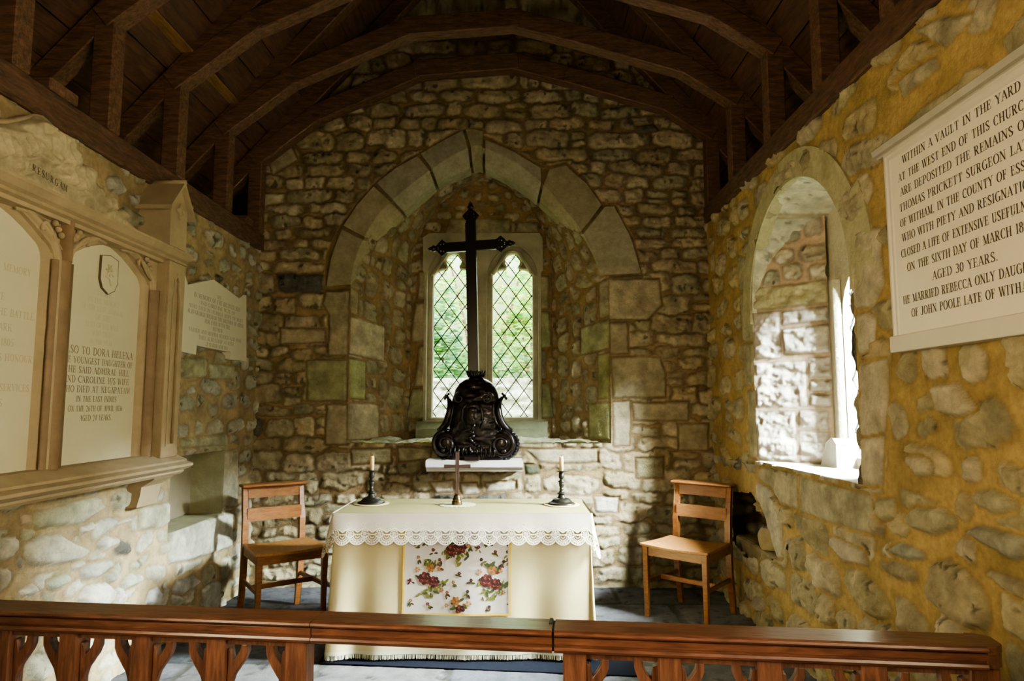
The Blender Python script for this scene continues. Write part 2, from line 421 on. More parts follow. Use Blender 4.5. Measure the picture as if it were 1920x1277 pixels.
# ------------------------------------------------------------------ cut capitals: thick and thin strokes with serifs
def _arc(cx, cy, rx, ry, a0, a1, n=14):
    return [(cx + rx * math.cos(math.radians(a0 + (a1 - a0) * i / n)), cy + ry * math.sin(math.radians(a0 + (a1 - a0) * i / n))) for i in range(n + 1)]
_TK, _TN = .165, .055
GL = {
 'A': (.74, [('t', [(.08, 0), (.37, 1)]), ('T', [(.37, 1), (.66, 0)]), ('t', [(.2, .34), (.55, .34)])], [(.08, 0), (.66, 0)]),
 'B': (.68, [('T', [(.17, 0), (.17, 1)]), ('t', [(.17, 1), (.34, 1)]), ('v', _arc(.34, .76, .2, .24, 90, -90)), ('t', [(.17, .52), (.34, .52)]), ('v', _arc(.34, .26, .26, .26, 90, -90)), ('t', [(.17, 0), (.34, 0)])], [(.1, 0), (.1, 1)]),
 'C': (.72, [('v', _arc(.42, .5, .33, .5, 48, 312, 22)), ('t', [(.64, .72), (.64, .98)])], []),
 'D': (.78, [('T', [(.17, 0), (.17, 1)]), ('t', [(.17, 1), (.34, 1)]), ('v', _arc(.34, .5, .36, .5, 90, -90, 20)), ('t', [(.17, 0), (.34, 0)])], [(.1, 0), (.1, 1)]),
 'E': (.66, [('T', [(.17, 0), (.17, 1)]), ('t', [(.17, .97), (.57, .97)]), ('t', [(.17, .52), (.45, .52)]), ('t', [(.17, .03), (.6, .03)]), ('t', [(.56, .99), (.56, .74)]), ('t', [(.59, .01), (.59, .28)]), ('t', [(.45, .4), (.45, .64)])], [(.1, 0), (.1, 1)]),
 'F': (.62, [('T', [(.17, 0), (.17, 1)]), ('t', [(.17, .97), (.55, .97)]), ('t', [(.17, .52), (.43, .52)]), ('t', [(.54, .99), (.54, .74)]), ('t', [(.43, .4), (.43, .64)])], [(.17, 0), (.1, 1)]),
 'G': (.78, [('v', _arc(.42, .5, .33, .5, 48, 312, 22)), ('T', [(.65, .04), (.65, .42)])], [(.65, .42)]),
 'H': (.82, [('T', [(.17, 0), (.17, 1)]), ('T', [(.65, 0), (.65, 1)]), ('t', [(.17, .51), (.65, .51)])], [(.17, 0), (.17, 1), (.65, 0), (.65, 1)]),
 'I': (.36, [('T', [(.18, 0), (.18, 1)])], [(.18, 0), (.18, 1)]),
 'J': (.48, [('T', [(.3, .2), (.3, 1)]), ('v', _arc(.18, .2, .13, .2, 0, -150, 10))], [(.3, 1)]),
 'K': (.78, [('T', [(.17, 0), (.17, 1)]), ('t', [(.17, .4), (.62, 1)]), ('T', [(.34, .6), (.66, 0)])], [(.17, 0), (.17, 1), (.64, 1), (.67, 0)]),
 'L': (.62, [('T', [(.17, 0), (.17, 1)]), ('t', [(.17, .03), (.57, .03)]), ('t', [(.56, .01), (.56, .28)])], [(.1, 0), (.17, 1)]),
 'M': (.96, [('t', [(.14, 0), (.14, 1)]), ('T', [(.16, 1), (.47, .05)]), ('t', [(.47, .05), (.78, 1)]), ('T', [(.79, 0), (.79, 1)])], [(.14, 0), (.1, 1), (.79, 0), (.84, 1)]),
 'N': (.82, [('t', [(.14, 0), (.14, 1)]), ('T', [(.14, 1), (.67, 0)]), ('t', [(.67, 0), (.67, 1)])], [(.14, 0), (.1, 1), (.67, 1)]),
 'O': (.82, [('v', _arc(.41, .5, .33, .5, 0, 360, 30))], []),
 'P': (.66, [('T', [(.17, 0), (.17, 1)]), ('t', [(.17, .98), (.34, .98)]), ('v', _arc(.34, .73, .23, .26, 90, -90)), ('t', [(.17, .46), (.34, .46)])], [(.17, 0), (.1, 1)]),
 'Q': (.82, [('v', _arc(.41, .5, .33, .5, 0, 360, 30)), ('T', [(.45, .1), (.7, -.18)])], []),
 'R': (.76, [('T', [(.17, 0), (.17, 1)]), ('t', [(.17, .98), (.34, .98)]), ('v', _arc(.34, .75, .21, .24, 90, -90)), ('t', [(.17, .5), (.34, .5)]), ('T', [(.36, .5), (.62, 0)])], [(.17, 0), (.1, 1), (.66, 0)]),
 'S': (.6, [('v', _arc(.3, .75, .2, .25, 30, 210, 14)), ('T', [(.15, .66), (.45, .34)]), ('v', _arc(.3, .25, .22, .25, 30, -150, 14)), ('t', [(.48, .74), (.48, .97)]), ('t', [(.09, .03), (.09, .27)])], []),
 'T': (.74, [('T', [(.37, 0), (.37, 1)]), ('t', [(.08, .97), (.66, .97)]), ('t', [(.08, .99), (.08, .74)]), ('t', [(.66, .99), (.66, .74)])], [(.37, 0)]),
 'U': (.8, [('T', [(.17, .3), (.17, 1)]), ('v', _arc(.4, .3, .23, .3, 180, 360, 14)), ('t', [(.63, .3), (.63, 1)])], [(.17, 1), (.63, 1)]),
 'V': (.74, [('T', [(.08, 1), (.37, 0)]), ('t', [(.37, 0), (.66, 1)])], [(.08, 1), (.66, 1)]),
 'W': (1.02, [('T', [(.08, 1), (.31, 0)]), ('t', [(.31, 0), (.51, 1)]), ('T', [(.51, 1), (.71, 0)]), ('t', [(.71, 0), (.94, 1)])], [(.08, 1), (.51, 1), (.94, 1)]),
 'X': (.74, [('T', [(.1, 1), (.64, 0)]), ('t', [(.1, 0), (.62, 1)])], [(.1, 1), (.64, 0), (.1, 0), (.62, 1)]),
 'Y': (.74, [('T', [(.08, 1), (.37, .48)]), ('t', [(.37, .48), (.66, 1)]), ('T', [(.37, 0), (.37, .48)])], [(.08, 1), (.66, 1), (.37, 0)]),
 'Z': (.66, [('t', [(.1, .97), (.56, .97)]), ('T', [(.54, 1), (.12, 0)]), ('t', [(.1, .03), (.58, .03)]), ('t', [(.1, .99), (.1, .76)]), ('t', [(.58, .01), (.58, .26)])], []),
 '0': (.6, [('v', _arc(.3, .5, .22, .5, 0, 360, 26))], []), '1': (.4, [('T', [(.2, 0), (.2, 1)]), ('t', [(.08, .84), (.2, 1)])], [(.2, 0)]),
 '2': (.6, [('v', _arc(.3, .72, .2, .28, 170, -40, 14)), ('t', [(.45, .54), (.1, .04)]), ('T', [(.1, .05), (.52, .05)])], []),
 '3': (.56, [('v', _arc(.27, .75, .18, .25, 150, -90, 12)), ('v', _arc(.27, .26, .22, .26, 90, -150, 14))], []),
 '4': (.6, [('t', [(.4, 1), (.06, .3)]), ('t', [(.06, .3), (.56, .3)]), ('T', [(.4, 0), (.4, 1)])], []),
 '6': (.58, [('v', _arc(.29, .28, .21, .28, 0, 360, 22)), ('v', _arc(.5, .3, .42, .68, 180, 110, 10))], []),
 '5': (.56, [('t', [(.14, .97), (.48, .97)]), ('t', [(.14, 1), (.12, .55)]), ('v', _arc(.26, .3, .22, .3, 120, -140, 14))], []), '7': (.56, [('t', [(.08, .97), (.5, .97)]), ('T', [(.48, .97), (.22, 0)])], []),
 '9': (.58, [('v', _arc(.29, .7, .21, .29, 0, 360, 22)), ('v', _arc(.08, .7, .42, .68, 0, -70, 10))], []),
 '8': (.56, [('v', _arc(.28, .76, .17, .24, 0, 360, 20)), ('v', _arc(.28, .26, .22, .27, 0, 360, 20))], []),
 '.': (.3, [('T', [(.15, 0), (.15, .13)])], []), ',': (.3, [('T', [(.16, .0), (.16, .13)]), ('t', [(.18, .03), (.1, -.14)])], []), ' ': (.42, [], []),
}
def text_width(s, cap, track=.07, wd=1.): return sum((GL[c][0] + track) for c in s) * cap * wd - track * cap * wd
def cut_text(mb, s, a, b, cap, M, align='C', wd=1., track=.07, h=.001, bold=1.):
    w = text_width(s, cap, track, wd)
    x = a - (w / 2 if align == 'C' else w if align == 'R' else 0)
    def quad(p, q, w0, w1):
        d = Vector((q[0] - p[0], q[1] - p[1]))
        if d.length < 1e-6: return
        n_ = Vector((-d.y, d.x)).normalized()
        pts = [(p[0] - n_.x * w0, p[1] - n_.y * w0, h), (q[0] - n_.x * w1, q[1] - n_.y * w1, h), (q[0] + n_.x * w1, q[1] + n_.y * w1, h), (p[0] + n_.x * w0, p[1] + n_.y * w0, h)]
        mb.add(pts, [(0, 1, 2, 3)], M)
    for c in s:
        gw, strokes, serifs = GL[c]
        T = lambda p: (x + p[0] * cap * wd, b + p[1] * cap)
        for k, pts in strokes:
            for p, q in zip(pts, pts[1:]):
                P_, Q_ = T(p), T(q)
                if k == 'v':
                    dx, dy = abs(q[0] - p[0]), abs(q[1] - p[1]); f = (dy / (math.hypot(dx, dy) + 1e-9)) ** 1.5
                    t = _TN + (_TK - _TN) * f
                else: t = _TK if k == 'T' else _TN
                quad(P_, Q_, t * cap / 2 * bold, t * cap / 2 * bold)
        for p in serifs:
            P_ = T(p); sw = .16 * cap * wd; yy = P_[1] + (.02 * cap if p[1] < .5 else -.02 * cap)
            quad((P_[0] - sw, yy), (P_[0] + sw, yy), .024 * cap, .024 * cap)
        x += (gw + track) * cap * wd
# ================================================================== THE SETTING
M_WALL = masonry_mat('rubble_wall', .32, .8)
M_WALL_R = masonry_mat('rubble_wall_warm', .22, .8, algae_col=(.16, .14, .03))
M_DRESS = masonry_mat('dressed_stone', .3, .35)
M_FLOOR = masonry_mat('flagstones', .15, .3, algae_col=(.05, .09, .03))
M_TIMBER = wood('roof_timber', (.05, .025, .014), (.24, .125, .068), .75, (4, 22, 22), .5)
M_PLATE = wood('plate_timber', (.04, .020, .011), (.19, .10, .055), .75, (22, 4, 22), .5)
M_BOARD = wood('roof_boards', (.040, .018, .010), (.15, .065, .032), .8, (14, 2, 14), .5)

P2 = lambda pts: [atY(u, v, YW) for u, v in pts]
# the recess arch as measured on the end wall: chamfer outer edge, chamfer inner edge, outside of the arch stones
OUT_L = P2([(657, 537), (666, 490), (680, 453), (710, 403), (743, 370), (803, 323), (850, 292), (883, 277), (898, 273)])
OUT_R = P2([(898, 273), (913, 280), (963, 303), (1017, 345), (1053, 387), (1083, 423), (1110, 473), (1127, 519)])
P3 = lambda pts: [atY(u, v, YW + .075) for u, v in pts]
INN_L = P3([(672, 532), (684, 490), (702, 455), (728, 424), (755, 399), (817, 345), (862, 324), (888, 312), (898, 308)])
INN_R = P3([(898, 308), (907, 313), (960, 338), (1010, 375), (1045, 408), (1080, 438), (1106, 478), (1122, 519)])
ARCH = smooth_path(OUT_L, 8)[:-1] + smooth_path(OUT_R, 8)
JL, JR, SILL = -1.245, .703, 1.03
OPEN_PATH = [(JL, SILL), (JL, 1.6), (JL, 2.195)] + ARCH[1:-1] + [(.668, 2.285), (JR, 2.275), (JR, 1.6), (JR, SILL)]

# dressed blocks seen in the end wall (outlines measured on the photograph, turned into wall coordinates)
G1, G2, G3 = (.45, .385, .26), (.52, .455, .325), (.38, .335, .215)
END_BLOCKS = [(P2(p), h, c) for p, h, c in [
    ([(613, 537), (655, 540), (654, 592), (652, 667), (614, 667), (616, 590), (605, 570)], .012, G1),
    ([(574, 675), (652, 675), (652, 752), (576, 752)], .014, (.36, .35, .20)),
    ([(612, 758), (652, 758), (651, 834), (610, 834)], .012, G1),
    ([(1139, 522), (1236, 522), (1243, 572), (1218, 600), (1140, 600)], .014, (.50, .43, .30)),
    ([(1143, 605), (1176, 605), (1180, 662), (1144, 664)], .010, G1),
    ([(1147, 668), (1238, 668), (1250, 700), (1249, 745), (1148, 747)], .014, G1),
    ([(1149, 752), (1182, 752), (1182, 836), (1150, 836)], .010, G2),
    ([(1185, 756), (1292, 752), (1290, 790), (1188, 788)], .012, G1),
    ([(1270, 795), (1330, 793), (1328, 845), (1272, 846)], .014, G1),
    ([(1190, 858), (1246, 856), (1244, 895), (1192, 898)], .014, G3),
    ([(655, 842), (735, 840), (735, 868), (660, 872)], .012, G3),
    ([(745, 838), (808, 838), (806, 862), (748, 866)], .012, G3),
    ([(984, 842), (1120, 842), (1122, 868), (1010, 868)], .016, G2),
    ([(982, 868), (1012, 872), (1015, 888), (985, 892)], .016, (.13, .14, .10)),
    ([(806, 905), (850, 900), (853, 923), (818, 926)], .018, (.62, .58, .47)),
    ([(862, 907), (893, 905), (902, 925), (868, 930)], .018, (.62, .58, .47)),
    ([(908, 904), (968, 902), (966, 920), (912, 922)], .014, (.56, .52, .42)),
    ([(1112, 930), (1160, 932), (1158, 962), (1116, 960)], .016, (.60, .57, .48)),
    ([(503, 300), (545, 270), (560, 300), (512, 330)], .014, G1),
    ([(525, 615), (610, 617), (610, 643), (526, 645)], .012, G1),
    ([(1190, 236), (1225, 232), (1238, 245), (1200, 252)], .020, (.16, .16, .13)),
]]
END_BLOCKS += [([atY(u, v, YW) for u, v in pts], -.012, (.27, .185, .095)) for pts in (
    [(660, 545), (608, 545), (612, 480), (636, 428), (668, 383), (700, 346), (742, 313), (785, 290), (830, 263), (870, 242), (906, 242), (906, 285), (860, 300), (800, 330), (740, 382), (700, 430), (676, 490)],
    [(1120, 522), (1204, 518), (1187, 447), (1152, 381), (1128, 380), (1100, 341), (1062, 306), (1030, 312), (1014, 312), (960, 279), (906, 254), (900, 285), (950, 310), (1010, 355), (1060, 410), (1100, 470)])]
U = axis([XL - .03, JL, JR, XR + .03], [.008, .008, .008])
V = axis([-.02, SILL, 4.25, 5.5], [.0085, .0085, .08])
st = courses(XL - .1, XR + .1, -.05, 4.4, (.075, .155), (.12, .36), 3, (2.8, 5.5), (.98, 1.08), (.006, .022), rot=.09, dark=.012, pal=[(.45, .375, .245), (.52, .445, .30), (.42, .345, .22), (.40, .36, .245), (.48, .39, .245), (.44, .37, .26), (.54, .465, .325)])
OPEN_T = OPEN_PATH
def roof_z(x): return np.where(x < -.16, 5.478 + 1.12 * x, 5.12 - 1.12 * x)
masonry('wall_end', lambda u, v: (u, np.full_like(u, YW), v), U, V, st, M_WALL, END_BLOCKS,
        mask=lambda u, v: ~in_poly(u, v, OPEN_T) & (v < roof_z(u) + .05), mortar=(.34, .235, .13), flip=False, gap=.0045, warp=.03, edge_dark=.42, dome_=.12,
        fade=lambda u, v: np.where((v < 2.3) & (v > SILL - .02), sstep(np.minimum(np.abs(u - JL), np.abs(u - JR)), 0, .03), 1.))

# ---- voussoirs of the arch: one dressed block each, chamfered on the inner edge
def voussoirs():
    mb = MB()
    sl, sr = smooth_path(OUT_L, 10), smooth_path(OUT_R, 10)
    il, ir = smooth_path(INN_L, 10), smooth_path(INN_R, 10)
    def seg(path, a, b, n):
        L = plen(path); q, _ = resample(path, np.linspace(a, b, n) * L); return [tuple(p) for p in q]
    def frac(path, pt):
        p = np.array(path); i = int(np.argmin(((p - np.array(pt)) ** 2).sum(1)))
        return plen(path[:i + 1]) / plen(path)
    def stone(o, i, ext, col):
        ext = P2(ext); n = len(o); e, _ = resample(ext, np.linspace(0, plen(ext), n))
        r = random.Random(int(abs(ext[0][0]) * 1000)); k = r.uniform(.70, .86); col = tuple(c * k for c in col)
        rows = []
        yf = YW - .012
        for a, b, c in zip(e, o, i):
            a, b, c = np.array(a), np.array(b), np.array(c)
            d = (c - b) / (np.linalg.norm(c - b) + 1e-9)
            rows.append([(a[0], YW + .03, a[1]), (a[0], yf, a[1]), *[(a[0] + (b[0] - a[0]) * t, yf, a[1] + (b[1] - a[1]) * t) for t in (.33, .66)], (b[0], yf, b[1]),
                         (b[0] * .5 + c[0] * .5, (yf + YW + .08) / 2 - .004, b[1] * .5 + c[1] * .5), (c[0], YW + .08, c[1]), (c[0] + d[0] * .006, YW + .23, c[1] + d[1] * .006), (a[0], YW + .23, a[1])])
        m = len(rows[0]); vs = [p for q in rows for p in q]; fs = []
        for x in range(n - 1):
            for y in range(m - 1): fs.append((x * m + y, x * m + y + 1, (x + 1) * m + y + 1, (x + 1) * m + y))
        fs.append(list(range(m))[::-1]); fs.append([(n - 1) * m + y for y in range(m)])
        mb.add(vs, fs, None, False, col)
    op, ip = sl + sr[1:], il + ir[1:]
    f = [0.] + [frac(op, P2([j])[0]) for j in [(683, 450), (733, 374), (806, 321), (880, 278), (908, 277), (1016, 343), (1092, 438)]] + [1.]
    # the inner edge is cut at the same stones: measured apart because the two curves differ in length
    fi = [0.] + [frac(ip, P3([j])[0]) for j in [(703, 453), (755, 399), (817, 345), (884, 313), (908, 314), (1010, 375), (1080, 438)]] + [1.]
    exts = [[(612, 537), (622, 480), (641, 430)], [(644, 424), (670, 385), (701, 350)], [(706, 344), (742, 316), (783, 293)], [(788, 289), (830, 265), (868, 245)], [(873, 243), (890, 243), (906, 247)],
            [(910, 262), (960, 283), (1014, 316)], [(1030, 318), (1060, 310), (1100, 345), (1128, 385)], [(1134, 388), (1150, 385), (1184, 448), (1202, 512)]]
    cols = [G1, G1, (.43, .39, .30), (.43, .39, .30), G3, (.45, .41, .31), G1, (.48, .43, .32)]
    for k, (ext, col) in enumerate(zip(exts, cols)):
        g = .004
        stone(seg(op, f[k] + g, f[k + 1] - g, 9), seg(ip, fi[k] + g, fi[k + 1] - g, 9), ext, col)
    mb.build('trim_1', M_DRESS, None, 'structure', bevel=.004)
voussoirs()

# ---- splayed reveal and soffit of the recess
YB = 5.5
BACK = [(-.865, SILL), (-.865, 2.35), (-.83, 2.62), (-.72, 2.88), (-.52, 3.09), (-.27, 3.19), (-.03, 3.10), (.15, 2.92), (.26, 2.66), (.300, 2.35), (.300, SILL)]
bk = smooth_path(BACK, 6)
Lf, Lb = plen(OPEN_PATH), plen(bk)
fr = [(x * 1.0, z) for x, z in OPEN_PATH]
def P_rev(u, v):
    a, _ = resample(fr, (u / 1.0).ravel() * Lf); b, _ = resample(bk, u.ravel() * Lb)
    # let the arch soffit begin a little behind the dressed arch
    t = v.ravel() / .62
    t = np.clip(t, 0, 1)
    p = a * (1 - t[:, None]) + b * t[:, None]
    y = YW + .004 + (YB - YW) * t
    return p[:, 0].reshape(u.shape), y.reshape(u.shape), p[:, 1].reshape(u.shape)
LREV = Lf
Ur = axis([0, LREV], [.011]); Vr = axis([0, .62], [.010])
su = [dict(s) for s in courses(0, LREV, 0, .65, (.10, .17), (.10, .2), 9, (2.6, 5), (.84, 1.04), (.003, .015), rot=.15, jit=.2, dark=0, pal=[(.41, .345, .24), (.46, .39, .28), (.37, .315, .21), (.39, .35, .24)])]
def pr(z0, z1, d0, d1, left=True):   # block on a jamb: heights z, depth d
    a, b = (z0 - SILL, z1 - SILL) if left else (LREV - (z1 - SILL), LREV - (z0 - SILL))
    return [(a, d0), (b, d0), (b, d1), (a, d1)]
rev_blocks = [(pr(1.05, 1.33, .0, .30), .010, G2), (pr(1.36, 1.66, .0, .16), .012, (.36, .37, .19)), (pr(1.69, 1.98, .0, .34), .012, G2), (pr(2.0, 2.19, 0, .07), .01, G1),
              (pr(1.05, 1.33, .0, .22, False), .01, (.33, .32, .16)), (pr(1.36, 1.70, .0, .12, False), .01, (.33, .31, .14)), (pr(1.73, 1.96, 0, .3, False), .012, (.36, .34, .19)), (pr(1.98, 2.26, 0, .1, False), .01, G1)]
masonry('trim_2', lambda u, v: P_rev(u / LREV, v), Ur, Vr, su, M_WALL, rev_blocks, mortar=(.34, .235, .125), warp=.03, edge_dark=.25, flip=True, fade=lambda u, v: sstep(v, 0, .03) * sstep(.62 - v, -.01, .02))

# ---- back of the recess, pierced by the two lights
LX0, LX1, RX0, RX1, WZ0, WSP = -.690, -.350, -.196, .144, 1.207, 2.385
def light_shape(x0, x1, g=0., head=True):
    """outline of one window light: square foot, shoulders, round lobe"""
    c = (x0 + x1) / 2; h = (x1 - x0) / 2 + g; r = .068 + g
    pts = [(c - h, WZ0 - g), (c + h, WZ0 - g), (c + h, WSP)]
    nz = WSP + .085
    pts += [(c + h - (h - .058 - g * .6) * (1 - math.cos(a)), WSP + .066 * math.sin(a)) for a in [PI / 2 * k / 7 for k in range(1, 8)]]
    cz = nz + .045
    pts += [(c + r * math.cos(a), cz + r * math.sin(a)) for a in [math.radians(-42 + (264 * k / 22)) for k in range(23)]]
    pts += [(c - h + (h - .058 - g * .6) * (1 - math.cos(a)), WSP + .066 * math.sin(a)) for a in [PI / 2 * k / 7 for k in range(7, 0, -1)]]
    pts.append((c - h, WSP)); return pts
def pointed(x0, x1, g, top):
    c = (x0 + x1) / 2; h = (x1 - x0) / 2 + g; pts = [(c - h, WZ0 - .02), (c + h, WZ0 - .02), (c + h, WSP - .03)]
    R = (top * top + h * h) / (2 * h)
    for k in range(1, 13):
        z = top * k / 12; x = math.sqrt(max(0, R * R - z * z)) - (R - h); pts.append((c + x, WSP - .03 + z))
    for k in range(11, 0, -1):
        z = top * k / 12; x = math.sqrt(max(0, R * R - z * z)) - (R - h); pts.append((c - x, WSP - .03 + z))
    pts.append((c - h, WSP - .03)); return pts
Ub = axis([-.93, -.75, .205, .37], [.009, .009, .009]); Vb = axis([SILL - .02, 1.19, 2.72, 3.3], [.009, .009, .009])
sb = courses(-.95, .4, 1.0, 3.3, (.06, .12), (.07, .19), 14, (2.4, 4), (.72, .98), (.003, .014), rot=.25, jit=.25, dark=0, pal=[(.41, .345, .23), (.47, .40, .28), (.37, .31, .2), (.43, .37, .25)])
masonry('wall_recess_back', lambda u, v: (u, np.full_like(u, YB), v), Ub, Vb, sb, M_WALL,
        [([(-.90, 1.20), (-.74, 1.20), (-.74, 1.44), (-.85, 1.44)], .028, (.38, .36, .22)), ([(-.83, 1.46), (-.74, 1.46), (-.74, 1.80), (-.80, 1.80)], .03, G1), ([(-.86, 1.82), (-.74, 1.82), (-.74, 2.16), (-.84, 2.16)], .028, G1), ([(-.82, 2.18), (-.74, 2.18), (-.74, 2.42), (-.80, 2.42)], .03, G1),
         ([(.20, 1.20), (.32, 1.20), (.28, 1.50), (.20, 1.50)], .028, (.30, .30, .18)), ([(.20, 1.52), (.25, 1.52), (.26, 1.76), (.20, 1.76)], .03, (.36, .36, .28)), ([(.20, 1.78), (.30, 1.78), (.29, 2.08), (.20, 2.08)], .028, (.34, .34, .2)), ([(.20, 2.10), (.28, 2.10), (.28, 2.38), (.20, 2.38)], .03, G3), ([(-.60, 2.72), (-.05, 2.72), (-.05, 2.86), (-.55, 2.86)], .008, G3), ([(0, 2.74), (.19, 2.74), (.19, 2.83), (.02, 2.83)], .008, G3)],
        mask=lambda u, v: ~((u > -.75) & (u < .205) & (v > 1.19) & (v < 2.72)), mortar=(.34, .225, .115), edge_dark=.2, warp=.03)
win = MB()
def frame_plate(h0, h1, holes, mb): mb.plate([(-.755, 1.165), (.21, 1.165), (.21, 2.40), (.225, 2.42), (.225, 2.68), (.20, 2.735), (-.72, 2.735), (-.77, 2.70), (-.77, 2.42), (-.755, 2.40)], holes, h0, h1, Matrix(((1, 0, 0, 0), (0, 0, -1, YB), (0, 1, 0, 0), (0, 0, 0, 1))))
frame_plate(-.035, .022, [pointed(LX0, LX1, .042, .29), pointed(RX0, RX1, .042, .29)], win)
frame_plate(-.14, -.035, [light_shape(LX0, LX1), light_shape(RX0, RX1)], win)
for x0, x1 in ((LX0, LX1), (RX0, RX1)):          # sunk trefoil roll round each head
    c = (x0 + x1) / 2
    MW = Matrix(((1, 0, 0, 0), (0, 0, -1, YB), (0, 1, 0, 0), (0, 0, 0, 1)))
    for s_ in (-1, 1):
        win.tube([MW @ Vector((c + s_ * (.165 - .11 * math.sin(t) ** 1.1), WSP + .01 + .19 * math.sin(t * .9), -.022 + .004)) for t in [k * PI / 2 / 10 for k in range(11)]], .016, 8)
    win.tube([MW @ Vector((p[0], p[1], -.03)) for p in light_shape(x0, x1, .014)[2:]], .011, 6)
w1 = win.build('window_1', plain('window_stone', (.40, .365, .255), .9, var=.5, scale=7, bmp=.6, bdist=.012), None, 'structure')
def lattice(outline, dx, dz, w, M, y, ox=0, oz=0):
    mb = MB(); xs = [p[0] for p in outline]; zs = [p[1] for p in outline]
    xa, xb, za, zb = min(xs), max(xs), min(zs), max(zs); sl = dz / dx
    for s_ in (1, -1):
        k0 = -60
        for k in range(k0, 61):
            n = 260; run = None
            for i in range(n + 1):
                x = xa + (xb - xa) * i / n; z = za + oz + k * dz + s_ * sl * (x - xa - ox)
                ok = za <= z <= zb and bool(in_poly(np.array(x), np.array(z), outline))
                if ok and run is None: run = (x, z)
                if (not ok or i == n) and run is not None:
                    a, b = run, (x, z); run = None
                    L = math.hypot(b[0] - a[0], b[1] - a[1])
                    if L > .01:
                        T = M @ Matrix.Translation((a[0], a[1], y)) @ Matrix.Rotation(math.atan2(b[1] - a[1], b[0] - a[0]), 4, 'Z')
                        mb.box(0, L, -w / 2, w / 2, -.004, .004, T)
    return mb
M_LEAD = plain('lead', (.010, .011, .010), .8, .0, .2, 40, 0)
mg, t, b = new_mat('window_glass')
tr = t.nodes.new('ShaderNodeBsdfTransparent'); gl = t.nodes.new('ShaderNodeBsdfGlossy'); gl.inputs['Roughness'].default_value = .08; tr.inputs[0].default_value = (.93, .97, .93, 1)
mx = t.nodes.new('ShaderNodeMixShader'); mx.inputs[0].default_value = .05
gl.inputs[0].default_value = (.8, .85, .85, 1)
lnk(t, tr.outputs[0], mx.inputs[1]); lnk(t, gl.outputs[0], mx.inputs[2]); lnk(t, mx.outputs[0], t.nodes['Material Output'].inputs[0])
MW = Matrix(((1, 0, 0, 0), (0, 0, -1, YB), (0, 1, 0, 0), (0, 0, 0, 1)))
for x0, x1 in ((LX0, LX1), (RX0, RX1)):
    o = light_shape(x0, x1, -.002)
    lattice(o, .131, .176, .0075, MW, -.085, .0, .045).build('lead_lattice', M_LEAD, w1)
    mb = MB(); mb.plate(light_shape(x0, x1, .004), [], -.092, -.0895, MW); mb.build('glass_pane', mg, w1)
    fb = MB(); fb.sweep(light_shape(x0, x1, .001), [(0, -.10), (.006, -.10), (.006, -.07), (0, -.07)], True, MW); fb.build('pale_edge', plain('lime', (.7, .68, .55), .9), w1)
# sloping stone under the lights, and the ledge that closes the recess below
sl = MB()
sl.prism([(YB + .02, 1.03), (YB - .005, 1.03), (YB - .06, 1.045), (YB - .055, 1.12), (YB - .02, 1.175), (YB + .02, 1.18)], -.80, .255)
sl.build('window_sill_1', plain('sill_stone', (.36, .38, .25), .9, var=.4, scale=10, bmp=.5, bdist=.01), None, 'structure', bevel=.008)
masonry('window_sill_2', lambda u, v: (u, YW + v, np.full_like(u, SILL) + .02 * v), axis([JL - .01, JR + .01], [.012]), axis([-.012, .52], [.012]),
        courses(JL, JR, -.1, .6, (.2, .3), (.2, .5), 33, (6, 9), (.97, 1), (.002, .006), pal=[(.42, .42, .28), (.48, .46, .33)]), M_DRESS, mortar=(.3, .25, .12), flip=False)

